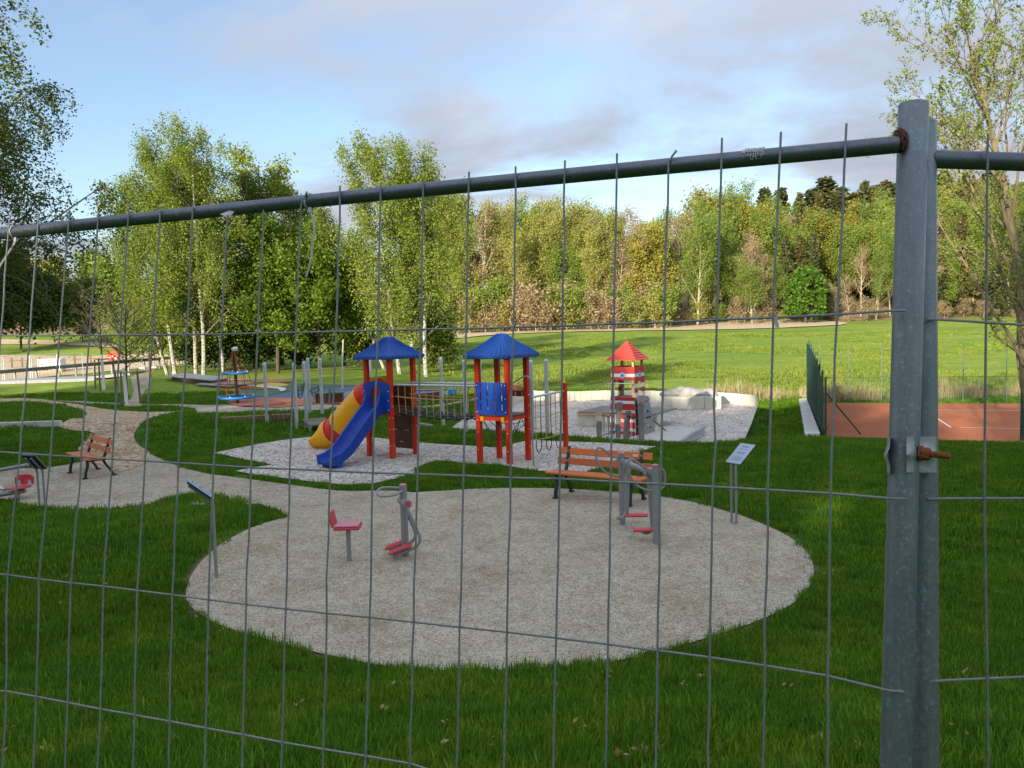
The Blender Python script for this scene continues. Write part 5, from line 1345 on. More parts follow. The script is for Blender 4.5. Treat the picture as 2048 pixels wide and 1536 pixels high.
# wall of upright blocks round the back of the pit
wall = thing('block_wall', 'low curved retaining wall of pale upright blocks behind the gravel pit', 'wall', (PIT[7][0], PIT[7][1], LZ))
wp = crom([np.array([*q, 0]) for q in PIT[2:11]], 12, False)
acc = 0; last = wp[0]; k = 0
cum = [0]
for i in range(1, len(wp)): cum.append(cum[-1] + np.linalg.norm(wp[i] - wp[i - 1]))
def along(s):
    i = min(len(cum) - 2, max(0, int(np.searchsorted(cum, s)) - 1)); f = (s - cum[i]) / (cum[i + 1] - cum[i] + 1e-9)
    return wp[i] + (wp[i + 1] - wp[i]) * f, (wp[i + 1] - wp[i]) / (np.linalg.norm(wp[i + 1] - wp[i]) + 1e-9)
s = .1
while s < cum[-1] - .12:
    q, d = along(s); hgt = .43 + rk.uniform(-.006, .006); fade = min(1, .35 + s / 3.0)
    b = MB().box((0, 0, hgt * fade / 2 - .03), (.232, .12, hgt * fade + .06)).build('wall_block', M_block, wall)
    b.location = (q[0] - PIT[7][0], q[1] - PIT[7][1], rk.uniform(-.004, .004)); b.rotation_euler = (rk.uniform(-.01, .01), 0, math.atan2(d[1], d[0]) + rk.uniform(-.02, .02))
    s += .24
# pale round patch with a low grey edge
sheet('concrete_patch', [(1170, 878), (1215, 868), (1290, 858), (1345, 855), (1385, 860), (1404, 869), (1400, 879), (1360, 889), (1300, 890), (1220, 888)], plain('pale_screed', (.56, .53, .47), .9, 0, .08, 2, .1, 60), .05, 2, z=PIT_Z, label='smooth pale ground patch in front of the lighthouse', cat='ground', block=False)
ew = [PZ(x, y, PIT_Z) for x, y in ((1352, 890), (1370, 886), (1388, 880), (1403, 872), (1406, 866))]
kb = MB()
secs = []
for i, q in enumerate(ew):
    d = ew[min(i + 1, 4)] - ew[max(i - 1, 0)]; d /= np.linalg.norm(d); n = np.array([-d[1], d[0], 0]); hgt = .04 + .20 * min(1, i / 2)
    q = xy(q) + V3(0, 0, PIT_Z)
    secs.append([q - n * .05, q + n * .05, q + n * .05 + V3(0, 0, hgt), q - n * .05 + V3(0, 0, hgt)])
kb.sweep(secs); tag(kb.build('low_edging_wall', M_concrete2), 'short grey edging wall right of the pale ground patch', 'wall')

# ------------------------------------------------------------------ tennis court surroundings
M_screen = plain('dark_green_screen', (.008, .055, .045), .6, 0, .35, 9, .3, 12, (14, 14, .5))
M_gpost = plain('green_post', (.012, .07, .05), .5, 0, .1, 5)
cnL, cfL = PZ(1651, 873, COURT_Z), PZ(1618, 806, COURT_Z)
sc1 = thing('tennis_screen', 'dark green windscreen fence along the left side of the clay court', 'screen', (cnL[0], cnL[1], COURT_Z))
d = xy(cfL - cnL); Ls = np.linalg.norm(d); d /= Ls; nrm = np.array([-d[1], d[0], 0])
NS = 7
for k in range(NS + 1):
    q = d * Ls * k / NS; MB().tube([q + V3(0, 0, -.1), q + V3(0, 0, 2.05 + .14 * k)], .04, 8).build('post', M_gpost, sc1, True)
for k in range(NS):
    a, b = d * (Ls * k / NS + .03), d * (Ls * (k + 1) / NS - .03); secs = []
    for t in np.linspace(0, 1, 9):
        q = a + (b - a) * t + nrm * (.06 + .05 * math.sin(t * 9 + k)); ht = 1.98 + .14 * (k + t) - .10 * math.sin(t * PI)
        secs.append([q + V3(0, 0, .03), q + nrm * .012 + V3(0, 0, .03), q + nrm * .012 + V3(0, 0, ht), q + V3(0, 0, ht)])
    MB().sweep(secs).build('screen_panel', M_screen, sc1, True)
MB().tube([V3(0, 0, 1.5) + nrm * -.03, PZ(1722, 870, COURT_Z) - cnL + V3(0, 0, .02)], .028, 8).build('brace', M_gpost, sc1, True)
cb0 = [PZ(x, y, COURT_Z) for x, y in ((1598, 804), (1613, 803), (1640, 876), (1610, 877))]
kb = MB(); kb.add([q + V3(0, 0, -.2) for q in cb0] + [q + V3(0, 0, .16) for q in cb0], [(0, 1, 2, 3), (4, 5, 6, 7), (0, 1, 5, 4), (1, 2, 6, 5), (2, 3, 7, 6), (3, 0, 4, 7)])
tag(kb.build('concrete_kerb', M_concrete), 'pale concrete strip along the foot of the green screen', 'kerb')
bf0, bf1 = PZ(1640, 803, COURT_Z), PZ(2300, 806, COURT_Z)
cf = thing('chain_link_fence', 'green chain link fence across the far side of the clay court', 'fence', (bf0[0], bf0[1], COURT_Z))
d = xy(bf1 - bf0); Lf = np.linalg.norm(d); d /= Lf
for k, px in enumerate((1640, 1703, 1776, 1850, 1946, 2032, 2120, 2210, 2300)):
    q = d * Lf * (px - 1640) / 660.0
    MB().tube([q + V3(0, 0, -.1), q + V3(0, 0, 2.75)], .02, 8).build('post', plain('pale_green_post', (.09, .17, .14), .5), cf, True)
for z in (2.40,): MB().tube([V3(0, 0, z), d * Lf * 63 / 660 + V3(0, 0, z)], .012, 6).build('cross_bar', plain('pale_green_post', (.09, .17, .14), .5), cf, True)
for z in (.05, 1.18): MB().tube([V3(0, 0, z), d * Lf + V3(0, 0, z)], .010, 6).build('line_wire', M_gpost, cf)
net = MB(); stp = .13; nn_ = int(Lf / stp); hgt = 1.15
for k in range(-9, nn_):
    for sgn in (1, -1):
        x0 = k * stp; a = x0 if sgn > 0 else x0 + hgt; b = x0 + hgt if sgn > 0 else x0
        if min(a, b) < 0 or max(a, b) > Lf: continue
        net.tube([d * a + V3(0, 0, .05), d * b + V3(0, 0, .05 + hgt - .02)], .0042, 3, False)
no = net.build('mesh', M_gpost, cf, fix=False); no['kind'] = 'stuff'
t = thing('net_post', 'dark green post at the near edge of the clay court', 'post', PZ(2044, 882, COURT_Z))
MB().lathe([(.06, -.05), (.06, 1.93), (.05, 1.97), (.005, 1.98)], 12).build('shaft', M_gpost, t, True)
MB().lathe([(.10, -.02), (.10, .03), (.065, .05)], 12).build('collar', M_gpost, t, True)
def line(a, b, w, lab):
    A, B = PZ(*a, COURT_Z), PZ(*b, COURT_Z); d = xy(B - A); d /= np.linalg.norm(d); n = np.array([-d[1], d[0], 0]) * w / 2
    z = V3(0, 0, COURT_Z + .026 )
    o = MB().add([xy(A) - n + z, xy(B) - n + z, xy(B) + n + z, xy(A) + n + z], [(0, 1, 2, 3)]).build('court_line', M_whitep)
    tag(o, lab, 'court line', 'white court lines', 'structure')
line((1868, 834), (1902, 856), .05, 'short slanting white line on the clay court')
line((1918, 856), (2300, 864), .05, 'white line across the near half of the clay court')
line((1860, 821), (2300, 824), .05, 'white line across the far half of the clay court')

# ------------------------------------------------------------------ left background: decks, slab, building site
p = G(382, 766)
wd1 = thing('wooden_ramp', 'grey plank ramp stepping down the mound left of the roundabout', 'ramp', p, R_(-8))
for k in range(11): MB().box((-1.35 + k * .27, .8, .46 - .03 * k), (.255, 2.2, .06), rotm(0, R_(6), 0)).build('plank', plain('silver_grey_plank', (.42, .41, .39), .8, 0, .2, 4, stretch=(8, 1, 8)), wd1)
MB().box((.1, 0.8, .13), (2.6, 1.7, .34), rotm(0, R_(6), 0)).build('base', M_stake, wd1)
p = G(430, 775); wd2 = thing('low_deck', 'lower grey plank deck right of the plank ramp', 'deck', p, R_(-8))
for k in range(8): MB().box((-.9 + k * .26, 1.2, .22 - .02 * k), (.25, 2.8, .06)).build('plank', plain('silver_grey_plank', (.42, .41, .39), .8), wd2)
MB().box((0, .3, .07), (2.0, .8, .2)).build('base', M_stake, wd2)
p = G(500, 842); lg = thing('timber_beam', 'brown timber beam lying in the lawn left of the steel poles', 'beam', p, R_(14))
MB().box((.2, 0, .08), (2.2, .18, .2), None, .02).build('beam', M_stake, lg); MB().box((-.6, 0, .0), (.25, .3, .12)).build('support', M_greywood, lg)
p = G(505, 766); yl = thing('yellow_beam', 'long ochre timber edge behind the roundabout', 'beam', p, R_(0))
MB().box((0, 0, .14), (5.2, .3, .26), None, .03).build('beam', M_pale, yl); MB().box((.5, .4, .08), (3.6, .3, .2), None, .03).build('step', M_pale, yl)
p = G(85, 852); pw = thing('low_block_edge', 'short pale block edge in front of the left lawn mound', 'edging', p, R_(1))
for k in range(4): MB().box((-2.2 + k * .8, 0, .06), (.78, .14, .2), None, .02).build('edge_stone', M_concrete, pw)
p = G(90, 765); cs = thing('concrete_slab', 'flat grey concrete slab at far left before the guard rail', 'slab', p, R_(6))
MB().box((0, 1.5, .10), (7.5, 4.0, .24), None, .03).build('slab', M_concrete2, cs); MB().box((4.4, 2.0, .30), (3.0, 3.2, .22), rotm(0, R_(-5), 0), .03).build('raised_slab', M_concrete2, cs)
A0, B0 = G(-40, 768), G(440, 722)
gr_ = thing('guard_rail', 'long grey steel guard rail in front of the building site', 'guard rail', A0)
d = B0 - A0; prof_ = [(0, 0), (.03, .04), (0, .09), (0, .15), (.03, .20), (0, .26), (-.03, .2), (-.05, .13), (-.03, .04)]
n_ = np.array([d[1], -d[0], 0]); n_ /= np.linalg.norm(n_)
MB().sweep([[d * t + n_ * a * 1.4 + V3(0, 0, .62 + b * 1.15) for a, b in prof_] for t in np.linspace(0, 1, 12)]).build('beam', plain('dull_steel', (.22, .23, .24), .5, .4), gr_)
for k in range(14):
    q = d * (k + .5) / 14; zz = Tz(A0[0] + q[0], A0[1] + q[1]) - A0[2]; MB().box((q[0], q[1] + .1, zz + .4), (.12, .12, .9)).build('post', plain('dull_steel', (.22, .23, .24), .5, .4), gr_)
p = G(105, 745); ib = thing('water_tank', 'white plastic cube tank in a cage on the building site', 'tank', p, R_(10))
MB().box((0, 0, .75), (2.0, 1.2, 1.1), None, .08).build('tank', M_whitep, ib)
for k in range(7): MB().box((-.95 + k * .316, -.63, .75), (.04, .04, 1.15)).build('cage_bar', M_pole, ib)
for z in (.3, .75, 1.25): MB().box((0, -.66, z), (2.05, .03, .04)).build('cage_rail', M_pole, ib)
MB().box((0, 0, .1), (2.1, 1.25, .18)).build('pallet', M_pale, ib)
p = G(228, 722); rc = thing('red_barrier_stack', 'stack of bright red site barriers behind the young trees', 'barriers', p, R_(6))
for k in range(3): MB().box((0, 0, .22 + .36 * k), (1.15, .5, .30), None, .04).build('barrier', plain('signal_red', (.75, .06, .03), .5), rc)
for k in range(3): MB().box((-.3 + .3 * k, -.27, .3 + .3 * (k % 2)), (.16, .02, .2)).build('reflector', M_whitep, rc)
for k, px in enumerate((24, 45, 80, 150, 182)):
    p = G(px, 737 - px * .03); t = thing('site_stake', ['brown wooden stake farthest left on the building site', 'second brown stake from the left on the building site', 'brown stake just left of the white tank', 'brown stake just right of the white tank', 'rightmost brown stake on the building site'][k], 'stake', p, 0, 'wooden stakes on the building site')
    MB().box((0, 0, .5), (.12, .12, 1.1)).build('shaft', M_stake, t); MB().box((.3, 0, .75), (1.1, .04, .10)).build('rail', M_stake, t)
# site fence far left
for k, (x0, x1, lab) in enumerate(((-40, 6, 'far site fence panel cut by the left picture edge'), (10, 62, 'far site fence panel before the left stakes'), (66, 117, 'far site fence panel before the white tank'), (121, 167, 'far site fence panel right of the white tank'))):
    a, b = G(x0, 762 - x0 * .05), G(x1, 762 - x1 * .05); t = thing('distant_fence', lab, 'fence', a, 0, 'distant site fence panels'); d = b - a
    MB().tube([V3(0, 0, 0), V3(0, 0, 2.0), d + V3(0, 0, 2.0), d], .035, 6).build('frame', M_pole, t)
    wv = MB()
    for q in np.linspace(0, 1, 12)[1:-1]: wv.tube([d * q, d * q + V3(0, 0, 2.0)], .006, 3, False)
    for z in (.5, 1.0, 1.5): wv.tube([V3(0, 0, z), d + V3(0, 0, z)], .006, 3, False)
    o = wv.build('mesh', M_wire, t, fix=False); o['kind'] = 'stuff'
for px, py, lab in ((284, 737, 'left of two slim steel posts beside the branch path'), (309, 736, 'right of two slim steel posts beside the branch path')):
    t = thing('barrier_post', lab, 'post', G(px, py)); MB().tube([V3(0, 0, 0), V3(0, 0, 2.0)], .05, 8).build('shaft', M_pole, t); MB().box((0, 0, .06), (.5, .25, .14)).build('foot', M_concrete, t)
# ------------------------------------------------------------------ trees
def barkmat(name, c, c2, birch=False):
    m, nt, b = _nodes(name)
    if birch:
        f = _noise(nt, _obj(nt, (3, 3, 9)), 1.6, 5, 0.7); g = _noise(nt, _obj(nt), 0.5, 4)
        colr = _ramp(nt, f, [(0.40, (0.03, 0.026, 0.024)), (0.50, (0.46, 0.43, 0.37)), (0.8, (0.60, 0.565, 0.49))])
        nt.links.new(colr, b.inputs['Base Color'])
    else:
        f = _noise(nt, _obj(nt, (4, 4, 1)), 3, 6, 0.7)
        nt.links.new(_ramp(nt, f, [(0.3, c), (0.7, c2)]), b.inputs['Base Color'])
    b.inputs['Roughness'].default_value = 0.9; _bump(nt, b, f, 0.5, 0.02); MATS[name] = m; return m
B_birch = barkmat('birch_bark', None, None, True)
B_twig = barkmat('birch_twig_bark', (0.10, 0.085, 0.06), (0.24, 0.21, 0.16))
B_brown = barkmat('brown_bark', (0.055, 0.04, 0.028), (0.13, 0.10, 0.07))
B_pale = barkmat('pale_bark', (0.36, 0.29, 0.19), (0.58, 0.50, 0.36))
B_tan = barkmat('lichen_bark', (0.11, 0.085, 0.05), (0.30, 0.24, 0.13))
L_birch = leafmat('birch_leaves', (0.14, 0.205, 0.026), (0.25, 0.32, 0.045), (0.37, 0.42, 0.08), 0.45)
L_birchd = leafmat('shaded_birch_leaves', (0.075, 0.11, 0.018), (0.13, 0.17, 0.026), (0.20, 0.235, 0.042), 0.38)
L_green = leafmat('fresh_green_leaves', (0.07, 0.13, 0.012), (0.135, 0.215, 0.02), (0.23, 0.31, 0.036), 0.40)
L_dark = leafmat('dark_green_leaves', (0.02, 0.045, 0.010), (0.042, 0.078, 0.016), (0.075, 0.115, 0.025), 0.3)
L_olive = leafmat('olive_spring_leaves', (0.27, 0.28, 0.075), (0.41, 0.415, 0.11), (0.52, 0.52, 0.16), 0.45)
L_mid = leafmat('mid_green_spring_leaves', (0.15, 0.215, 0.04), (0.245, 0.335, 0.06), (0.35, 0.42, 0.095), 0.45)
L_brown = leafmat('brown_twig_buds', (0.26, 0.19, 0.10), (0.38, 0.29, 0.165), (0.48, 0.39, 0.24), 0.35)
L_gold = leafmat('golden_leaves', (0.21, 0.20, 0.035), (0.32, 0.30, 0.05), (0.41, 0.38, 0.08), 0.4)
L_chest = leafmat('chestnut_leaves', (0.06, 0.14, 0.014), (0.105, 0.215, 0.024), (0.17, 0.285, 0.042), 0.35)
L_spruce = leafmat('spruce_needles', (0.055, 0.055, 0.02), (0.105, 0.098, 0.034), (0.16, 0.14, 0.05), 0.15)
L_sprg = leafmat('green_spruce_needles', (0.04, 0.052, 0.02), (0.078, 0.092, 0.034), (0.125, 0.13, 0.05), 0.15)

class Tree:
    def __init__(self, seed): self.r = random.Random(seed); self.n = np.random.default_rng(seed); self.mb = MB(); self.mb2 = MB(); self.tips = []; self.tipd = []
    def limb(self, p, d, L, r0, r1, segs, wob, grav, sides, level=0):
        pts = [np.array(p, float)]; d = np.array(d, float); d /= np.linalg.norm(d); rs = [r0]
        for k in range(segs):
            d = d + np.array([self.r.gauss(0, wob), self.r.gauss(0, wob), self.r.gauss(0, wob * .6) + grav]); d /= np.linalg.norm(d)
            pts.append(pts[-1] + d * L / segs); rs.append(r0 + (r1 - r0) * (k + 1) / segs)
        (self.mb if level == 0 else self.mb2).tube(pts, rs, sides, False)
        return pts, rs, d
    def grow(self, p, d, L, r0, level, cfg):
        c = cfg[level]
        pts, rs, dend = self.limb(p, d, L, r0, r0 * c.get('taper', .35), c['segs'], c['wob'], c['grav'], c['sides'], level)
        last = level == len(cfg) - 1
        if last or c.get('leaf'):
            k0 = c.get('leaf0', .3)
            for i in range(len(pts) - 1):
                for t in (0., .5):
                    f = (i + t) / (len(pts) - 1)
                    if f >= k0: self.tips.append(pts[i] + (pts[i + 1] - pts[i]) * t)
            self.tips.append(pts[-1])
        if last: return
        nb = c['n']; nb = self.r.randint(*nb) if isinstance(nb, tuple) else nb
        for b in range(nb):
            f = c['f0'] + (c['f1'] - c['f0']) * ((b + self.r.random()) / nb)
            i = min(len(pts) - 2, int(f * (len(pts) - 1))); t = f * (len(pts) - 1) - i
            q = pts[i] + (pts[i + 1] - pts[i]) * t
            dl = pts[i + 1] - pts[i]; dl /= np.linalg.norm(dl)
            az = b * 2.4 + self.r.uniform(-.5, .5); an = c['ang'] + self.r.gauss(0, .14)
            a = np.array([0, 0, 1.0]) if abs(dl[2]) < .85 else np.array([1.0, 0, 0])
            u = np.cross(dl, a); u /= np.linalg.norm(u); w = np.cross(dl, u)
            nd = dl * math.cos(an) + (u * math.cos(az) + w * math.sin(az)) * math.sin(an)
            ln = L * c['ratio'] * (1 - c.get('shrink', .5) * f) * self.r.uniform(.75, 1.2)
            self.grow(q, nd, ln, max(c.get('rmin', .006), (rs[i] * c.get('rr', .5))), level + 1, cfg)
    def leaves(self, n, size, sigma, droop=0.0, aspect=1.0, strands=0):
        T_ = np.array(self.tips); N = self.n
        idx = N.integers(0, len(T_), n); P = T_[idx] + N.normal(0, sigma, (n, 3))
        if droop > 0: P[:, 2] -= np.abs(N.normal(0, droop, n)); 
        a = N.normal(0, 1, (n, 3)); a[:, 2] *= .8; a /= np.linalg.norm(a, axis=1)[:, None]
        b = N.normal(0, 1, (n, 3)); b -= a * (a * b).sum(1)[:, None]; b /= np.linalg.norm(b, axis=1)[:, None]
        s = size * N.uniform(.6, 1.3, n)[:, None]
        V = np.stack([P - a * s * .5, P + b * s * .33 * aspect, P + a * s * .5, P - b * s * .33 * aspect], 1).reshape(-1, 3)
        return V
def quads_obj(name, V, mat, parent):
    n = len(V) // 4; me = bpy.data.meshes.new(name)
    me.vertices.add(len(V)); me.vertices.foreach_set('co', V.astype(np.float32).ravel())
    me.loops.add(len(V)); me.loops.foreach_set('vertex_index', np.arange(len(V), dtype=np.int32))
    me.polygons.add(n); me.polygons.foreach_set('loop_start', np.arange(0, len(V), 4, dtype=np.int32))
    try: me.polygons.foreach_set('loop_total', np.full(n, 4, np.int32))
    except Exception: pass
    me.update(calc_edges=True); me.validate(); me.materials.append(mat)
    o = bpy.data.objects.new(name, me); col.objects.link(o); o.parent = parent; return o
def make_tree(name, label, cat, loc, H, seed, bark, leafm, cfg, nleaf, size, sigma, droop=0, lean=(0, 0), r0=None, stems=None, group=None, aspect=1.0):
    t = thing(name, label, cat, loc, 0, group); tr = Tree(seed)
    for sx, sy, lx, ly, h in (stems or [(0, 0, lean[0], lean[1], H)]):
        tr.grow((sx, sy, -.15), (lx, ly, 1), h, r0 or h * .014, 0, cfg)
    tr.mb.build('trunk', bark, t, True, fix=False)
    if tr.mb2.v: tr.mb2.build('limbs', B_twig if bark is B_birch else bark, t, True, fix=False)
    if nleaf: quads_obj('crown', tr.leaves(nleaf, size, sigma, droop, aspect), leafm, t)
    return t
BIRCH = [dict(segs=9, wob=.035, grav=.01, sides=8, n=(30, 34), f0=.12, f1=.98, ang=.66, ratio=.36, shrink=.60, rr=.42, taper=.12),
         dict(segs=5, wob=.10, grav=-.005, sides=5, n=(7, 9), f0=.25, f1=1, ang=.65, ratio=.45, shrink=.4, rr=.5, taper=.3),
         dict(segs=5, wob=.10, grav=-.24, sides=3, leaf0=.1, taper=.4)]
BROAD = [dict(segs=6, wob=.05, grav=.01, sides=8, n=(15, 18), f0=.14, f1=.97, ang=.85, ratio=.46, shrink=.45, rr=.5, taper=.15),
         dict(segs=5, wob=.10, grav=.03, sides=5, n=(7, 9), f0=.3, f1=1, ang=.7, ratio=.45, shrink=.4, rr=.5, taper=.3),
         dict(segs=3, wob=.12, grav=.0, sides=3, leaf0=.0, taper=.4)]
def gp(px, py, Y): q = atY(px, py, Y); return np.array([q[0], q[1], Tz(q[0], q[1])])
def hgt(px, ytop, Y, base): return float(atY(px, ytop, Y)[2] - base[2])
# the big birches left of centre
def birch(px, Y, ytop, seed, label, leaf=L_birch, n=15000, lean=(0, 0), wide=1.0, name='birch_tree'):
    b = gp(px, 750, Y); H = hgt(px + lean[0] * 0, ytop + 42, Y, b)
    cfg = [dict(BIRCH[0], ratio=BIRCH[0]['ratio'] * wide)] + BIRCH[1:]
    return make_tree(name, label, 'tree', b, H, seed, B_birch, leaf, cfg, int(n * 1.65), .165, .22, .75, lean, H * .0100, None, 'birches behind the play area')
birch(407, 60, 232, 1, 'tall birch with a straight white trunk, tallest of the left birch group', n=17000)
birch(392, 61.5, 262, 2, 'birch standing close behind the tallest left birch', n=13000, lean=(-.05, 0))
birch(352, 61, 262, 3, 'birch leaning left out of the left birch group', n=16000, lean=(-.13, 0))
birch(336, 63, 330, 4, 'leftmost birch of the group, leaning towards the young trees', n=15000, lean=(-.24, 0))
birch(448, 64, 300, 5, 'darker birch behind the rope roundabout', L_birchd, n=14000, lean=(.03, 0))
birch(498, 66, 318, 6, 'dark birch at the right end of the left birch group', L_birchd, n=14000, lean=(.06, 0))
birch(800, 57, 246, 7, 'tall birch with leaning white trunk behind the slide tower', n=15000, lean=(-.10, 0), wide=.9)
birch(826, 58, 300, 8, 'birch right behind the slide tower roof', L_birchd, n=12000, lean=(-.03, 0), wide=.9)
birch(852, 56, 262, 9, 'rightmost tall birch standing at the meadow edge', n=17000, lean=(.01, 0), wide=1.0)
birch(770, 63, 360, 10, 'birch leaning far left behind the slide tower', n=12000, lean=(-.30, 0), wide=.9)
# dense leafy trees between the birch groups
def broad(px, Y, ytop, ybase, seed, label, leaf, n, size=.26, sig=.34, wide=1.0, name='leafy_tree', bark=B_brown, group='leafy trees behind the play area', f0=.14):
    b = gp(px, ybase, Y); H = hgt(px, ytop, Y, b)
    cfg = [dict(BROAD[0], ratio=BROAD[0]['ratio'] * wide, f0=f0)] + BROAD[1:]
    return make_tree(name, label, 'tree', b, H, seed, bark, leaf, cfg, n, size, sig, .1, (0, 0), H * .016, None, group)
broad(556, 61, 480, 755, 21, 'dense bright green tree above the steel pole cluster', L_green, 17000, .27, .36, 1.05)
broad(640, 60, 520, 765, 22, 'dense green tree left of the slide tower roof', L_green, 14000, .27, .36, 1.05)
broad(512, 70, 335, 755, 23, 'tall green tree behind the bright green one', L_birch, 13000, .28, .42, .7)
broad(566, 74, 385, 755, 24, 'tall green tree between the two birch groups', L_birch, 12000, .28, .45, .6)
broad(470, 72, 560, 755, 25, 'dark undergrowth tree behind the roundabout', L_dark, 9000, .32, .45, 1.2)
broad(690, 71, 510, 765, 26, 'dark leafy tree behind the leaning birch', L_dark, 11000, .32, .45, 1.0)
broad(610, 67, 640, 766, 27, 'dark shrub filling the gap behind the steel poles', L_dark, 9000, .28, .35, 1.4, 'shrub')
broad(520, 65, 660, 760, 28, 'dark shrub behind the roundabout mast', L_dark, 7000, .28, .35, 1.4, 'shrub')
broad(720, 66, 640, 765, 29, 'dark shrub behind the slide tower', L_dark, 7000, .28, .35, 1.4, 'shrub')
broad(885, 60, 640, 762, 30, 'low bush at the foot of the rightmost birch', L_birchd, 5000, .22, .3, 1.1, 'shrub')
broad(430, 68, 655, 752, 71, 'dark shrub between the trunks of the left birch group', L_dark, 7000, .28, .35, 1.5, 'shrub')
broad(478, 68, 650, 754, 72, 'dark shrub right of the left birch trunks', L_dark, 7000, .28, .35, 1.5, 'shrub')
broad(385, 72, 668, 750, 73, 'dark shrub behind the white birch trunks', L_dark, 6000, .28, .35, 1.5, 'shrub')
broad(300, 72, 615, 742, 74, 'light green bush at the foot of the leftmost birch', L_birch, 8000, .26, .35, 1.2, 'shrub')
# far left trees
broad(40, 104, 555, 664, 31, 'dark tree at the far left edge behind the site', L_dark, 9000, .5, .6, 1.3, group='trees at far left')
broad(-40, 100, 500, 664, 32, 'tall dark tree cut by the left picture edge', L_dark, 9000, .5, .6, 1.1, group='trees at far left')
broad(108, 112, 575, 664, 33, 'round dark bush tree left of the young trees', L_dark, 8000, .5, .6, 1.5, group='trees at far left')
broad(165, 112, 590, 664, 34, 'broad green bush behind the young trees', L_birchd, 9000, .5, .6, 1.6, group='trees at far left')
broad(135, 150, 530, 650, 35, 'pale tree above the bushes at far left', L_olive, 6000, .6, .7, 1.0, group='trees at far left')
broad(190, 150, 520, 650, 36, 'taller pale tree right of the far left gap in the sky', L_mid, 6000, .6, .7, .9, group='trees at far left')
broad(235, 135, 545, 650, 37, 'pale green tree half hidden by the leftmost birch', L_mid, 6000, .6, .7, 1.1, group='trees at far left')
broad(-120, 92, 520, 664, 38, 'dark tree outside the left picture edge', L_dark, 7000, .5, .6, 1.3, group='trees at far left')
# near birch whose hanging twigs enter at the left edge
NB_ = [dict(BIRCH[0], n=(30, 34), ratio=.52, shrink=.72, f0=.22, sides=10), dict(BIRCH[1], n=(13, 15)), dict(segs=7, wob=.09, grav=-.30, sides=3, leaf0=.05, taper=.4)]
b = np.array([-14.5, 20.0, 0.0]); b[2] = Tz(b[0], b[1])
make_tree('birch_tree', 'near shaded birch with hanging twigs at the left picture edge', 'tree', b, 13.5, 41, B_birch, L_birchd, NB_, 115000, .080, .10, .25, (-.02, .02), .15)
# near half-bare tree at the right edge
RT = [dict(segs=8, wob=.05, grav=.012, sides=10, n=(22, 24), f0=.14, f1=.97, ang=.66, ratio=.52, shrink=.45, rr=.40, taper=.22),
      dict(segs=7, wob=.13, grav=.015, sides=7, n=(8, 10), f0=.25, f1=1, ang=.6, ratio=.42, shrink=.45, rr=.48, taper=.25),
      dict(segs=5, wob=.17, grav=.03, sides=5, n=(6, 7), f0=.3, f1=1, ang=.55, ratio=.45, shrink=.4, rr=.55, taper=.35),
      dict(segs=3, wob=.2, grav=.05, sides=3, leaf0=.45, taper=.5)]
b = atY(2075, 900, 14.0); b = np.array([b[0], b[1], Tz(b[0], b[1])])
make_tree('budding_tree', 'half bare tree just coming into leaf at the right picture edge', 'tree', b, 8.6, 44, B_tan, L_birch, RT, 20000, .055, .04, .0, (-.02, 0), .115)
# young planted trees with white trunks and stakes
YT = [dict(segs=7, wob=.03, grav=.01, sides=8, n=(26, 30), f0=.40, f1=.97, ang=.95, ratio=.46, shrink=.45, rr=.5, taper=.25, rmin=.018),
      dict(segs=5, wob=.08, grav=.05, sides=4, n=(4, 6), f0=.25, f1=1, ang=.5, ratio=.5, shrink=.3, rr=.6, taper=.45, rmin=.012),
      dict(segs=3, wob=.1, grav=.03, sides=3, leaf0=.3, taper=.5)]
for px, py, ytop, wy, seed, n, lab in ((253, 810, 612, 736, 51, 60, 'bare young tree with a white painted trunk, nearest of the staked ones'), (208, 779, 585, 709, 52, 160, 'bare young tree with a white painted trunk farther left'), (346, 748, 640, 716, 53, 700, 'small young tree with a white trunk by the plank ramp')):
    p = G(px, py); H = float(atY(px, ytop, p[1])[2] - p[2]); wz = float(atY(px, wy, p[1])[2] - p[2])
    t = make_tree('young_tree', lab, 'tree', p, H, seed, B_brown, L_mid, YT, n, .07, .05, 0, (0, 0), .075, None, 'newly planted young trees')
    MB().tube([V3(0, 0, -.02), V3(0, 0, wz * .5), V3(-.02, 0, wz)], [.085, .075, .068], 10).build('white_trunk_wrap', M_whitep, t, True)
    stk = thing('tree_stakes', {51: 'wooden stake frame around the nearest young tree', 52: 'wooden stake frame around the farther left young tree', 53: 'wooden stake frame around the small young tree by the ramp'}[seed], 'stake frame', p, R_(12))
    hz_ = min(1.75, wz * .92)
    for k in range(3):
        a = 2 * PI * k / 3 + .5; MB().tube([V3(.62 * math.cos(a), .62 * math.sin(a), -.05), V3(.55 * math.cos(a), .55 * math.sin(a), hz_)], .045, 8).build('stake', M_stake, stk, True)
    for k in range(3):
        a, b2_ = 2 * PI * k / 3 + .5, 2 * PI * (k + 1) / 3 + .5
        MB().tube([V3(.57 * math.cos(a), .57 * math.sin(a), hz_ - .06), V3(.57 * math.cos(b2_), .57 * math.sin(b2_), hz_ - .06)], .035, 6).build('cross_bar', M_pale, stk)

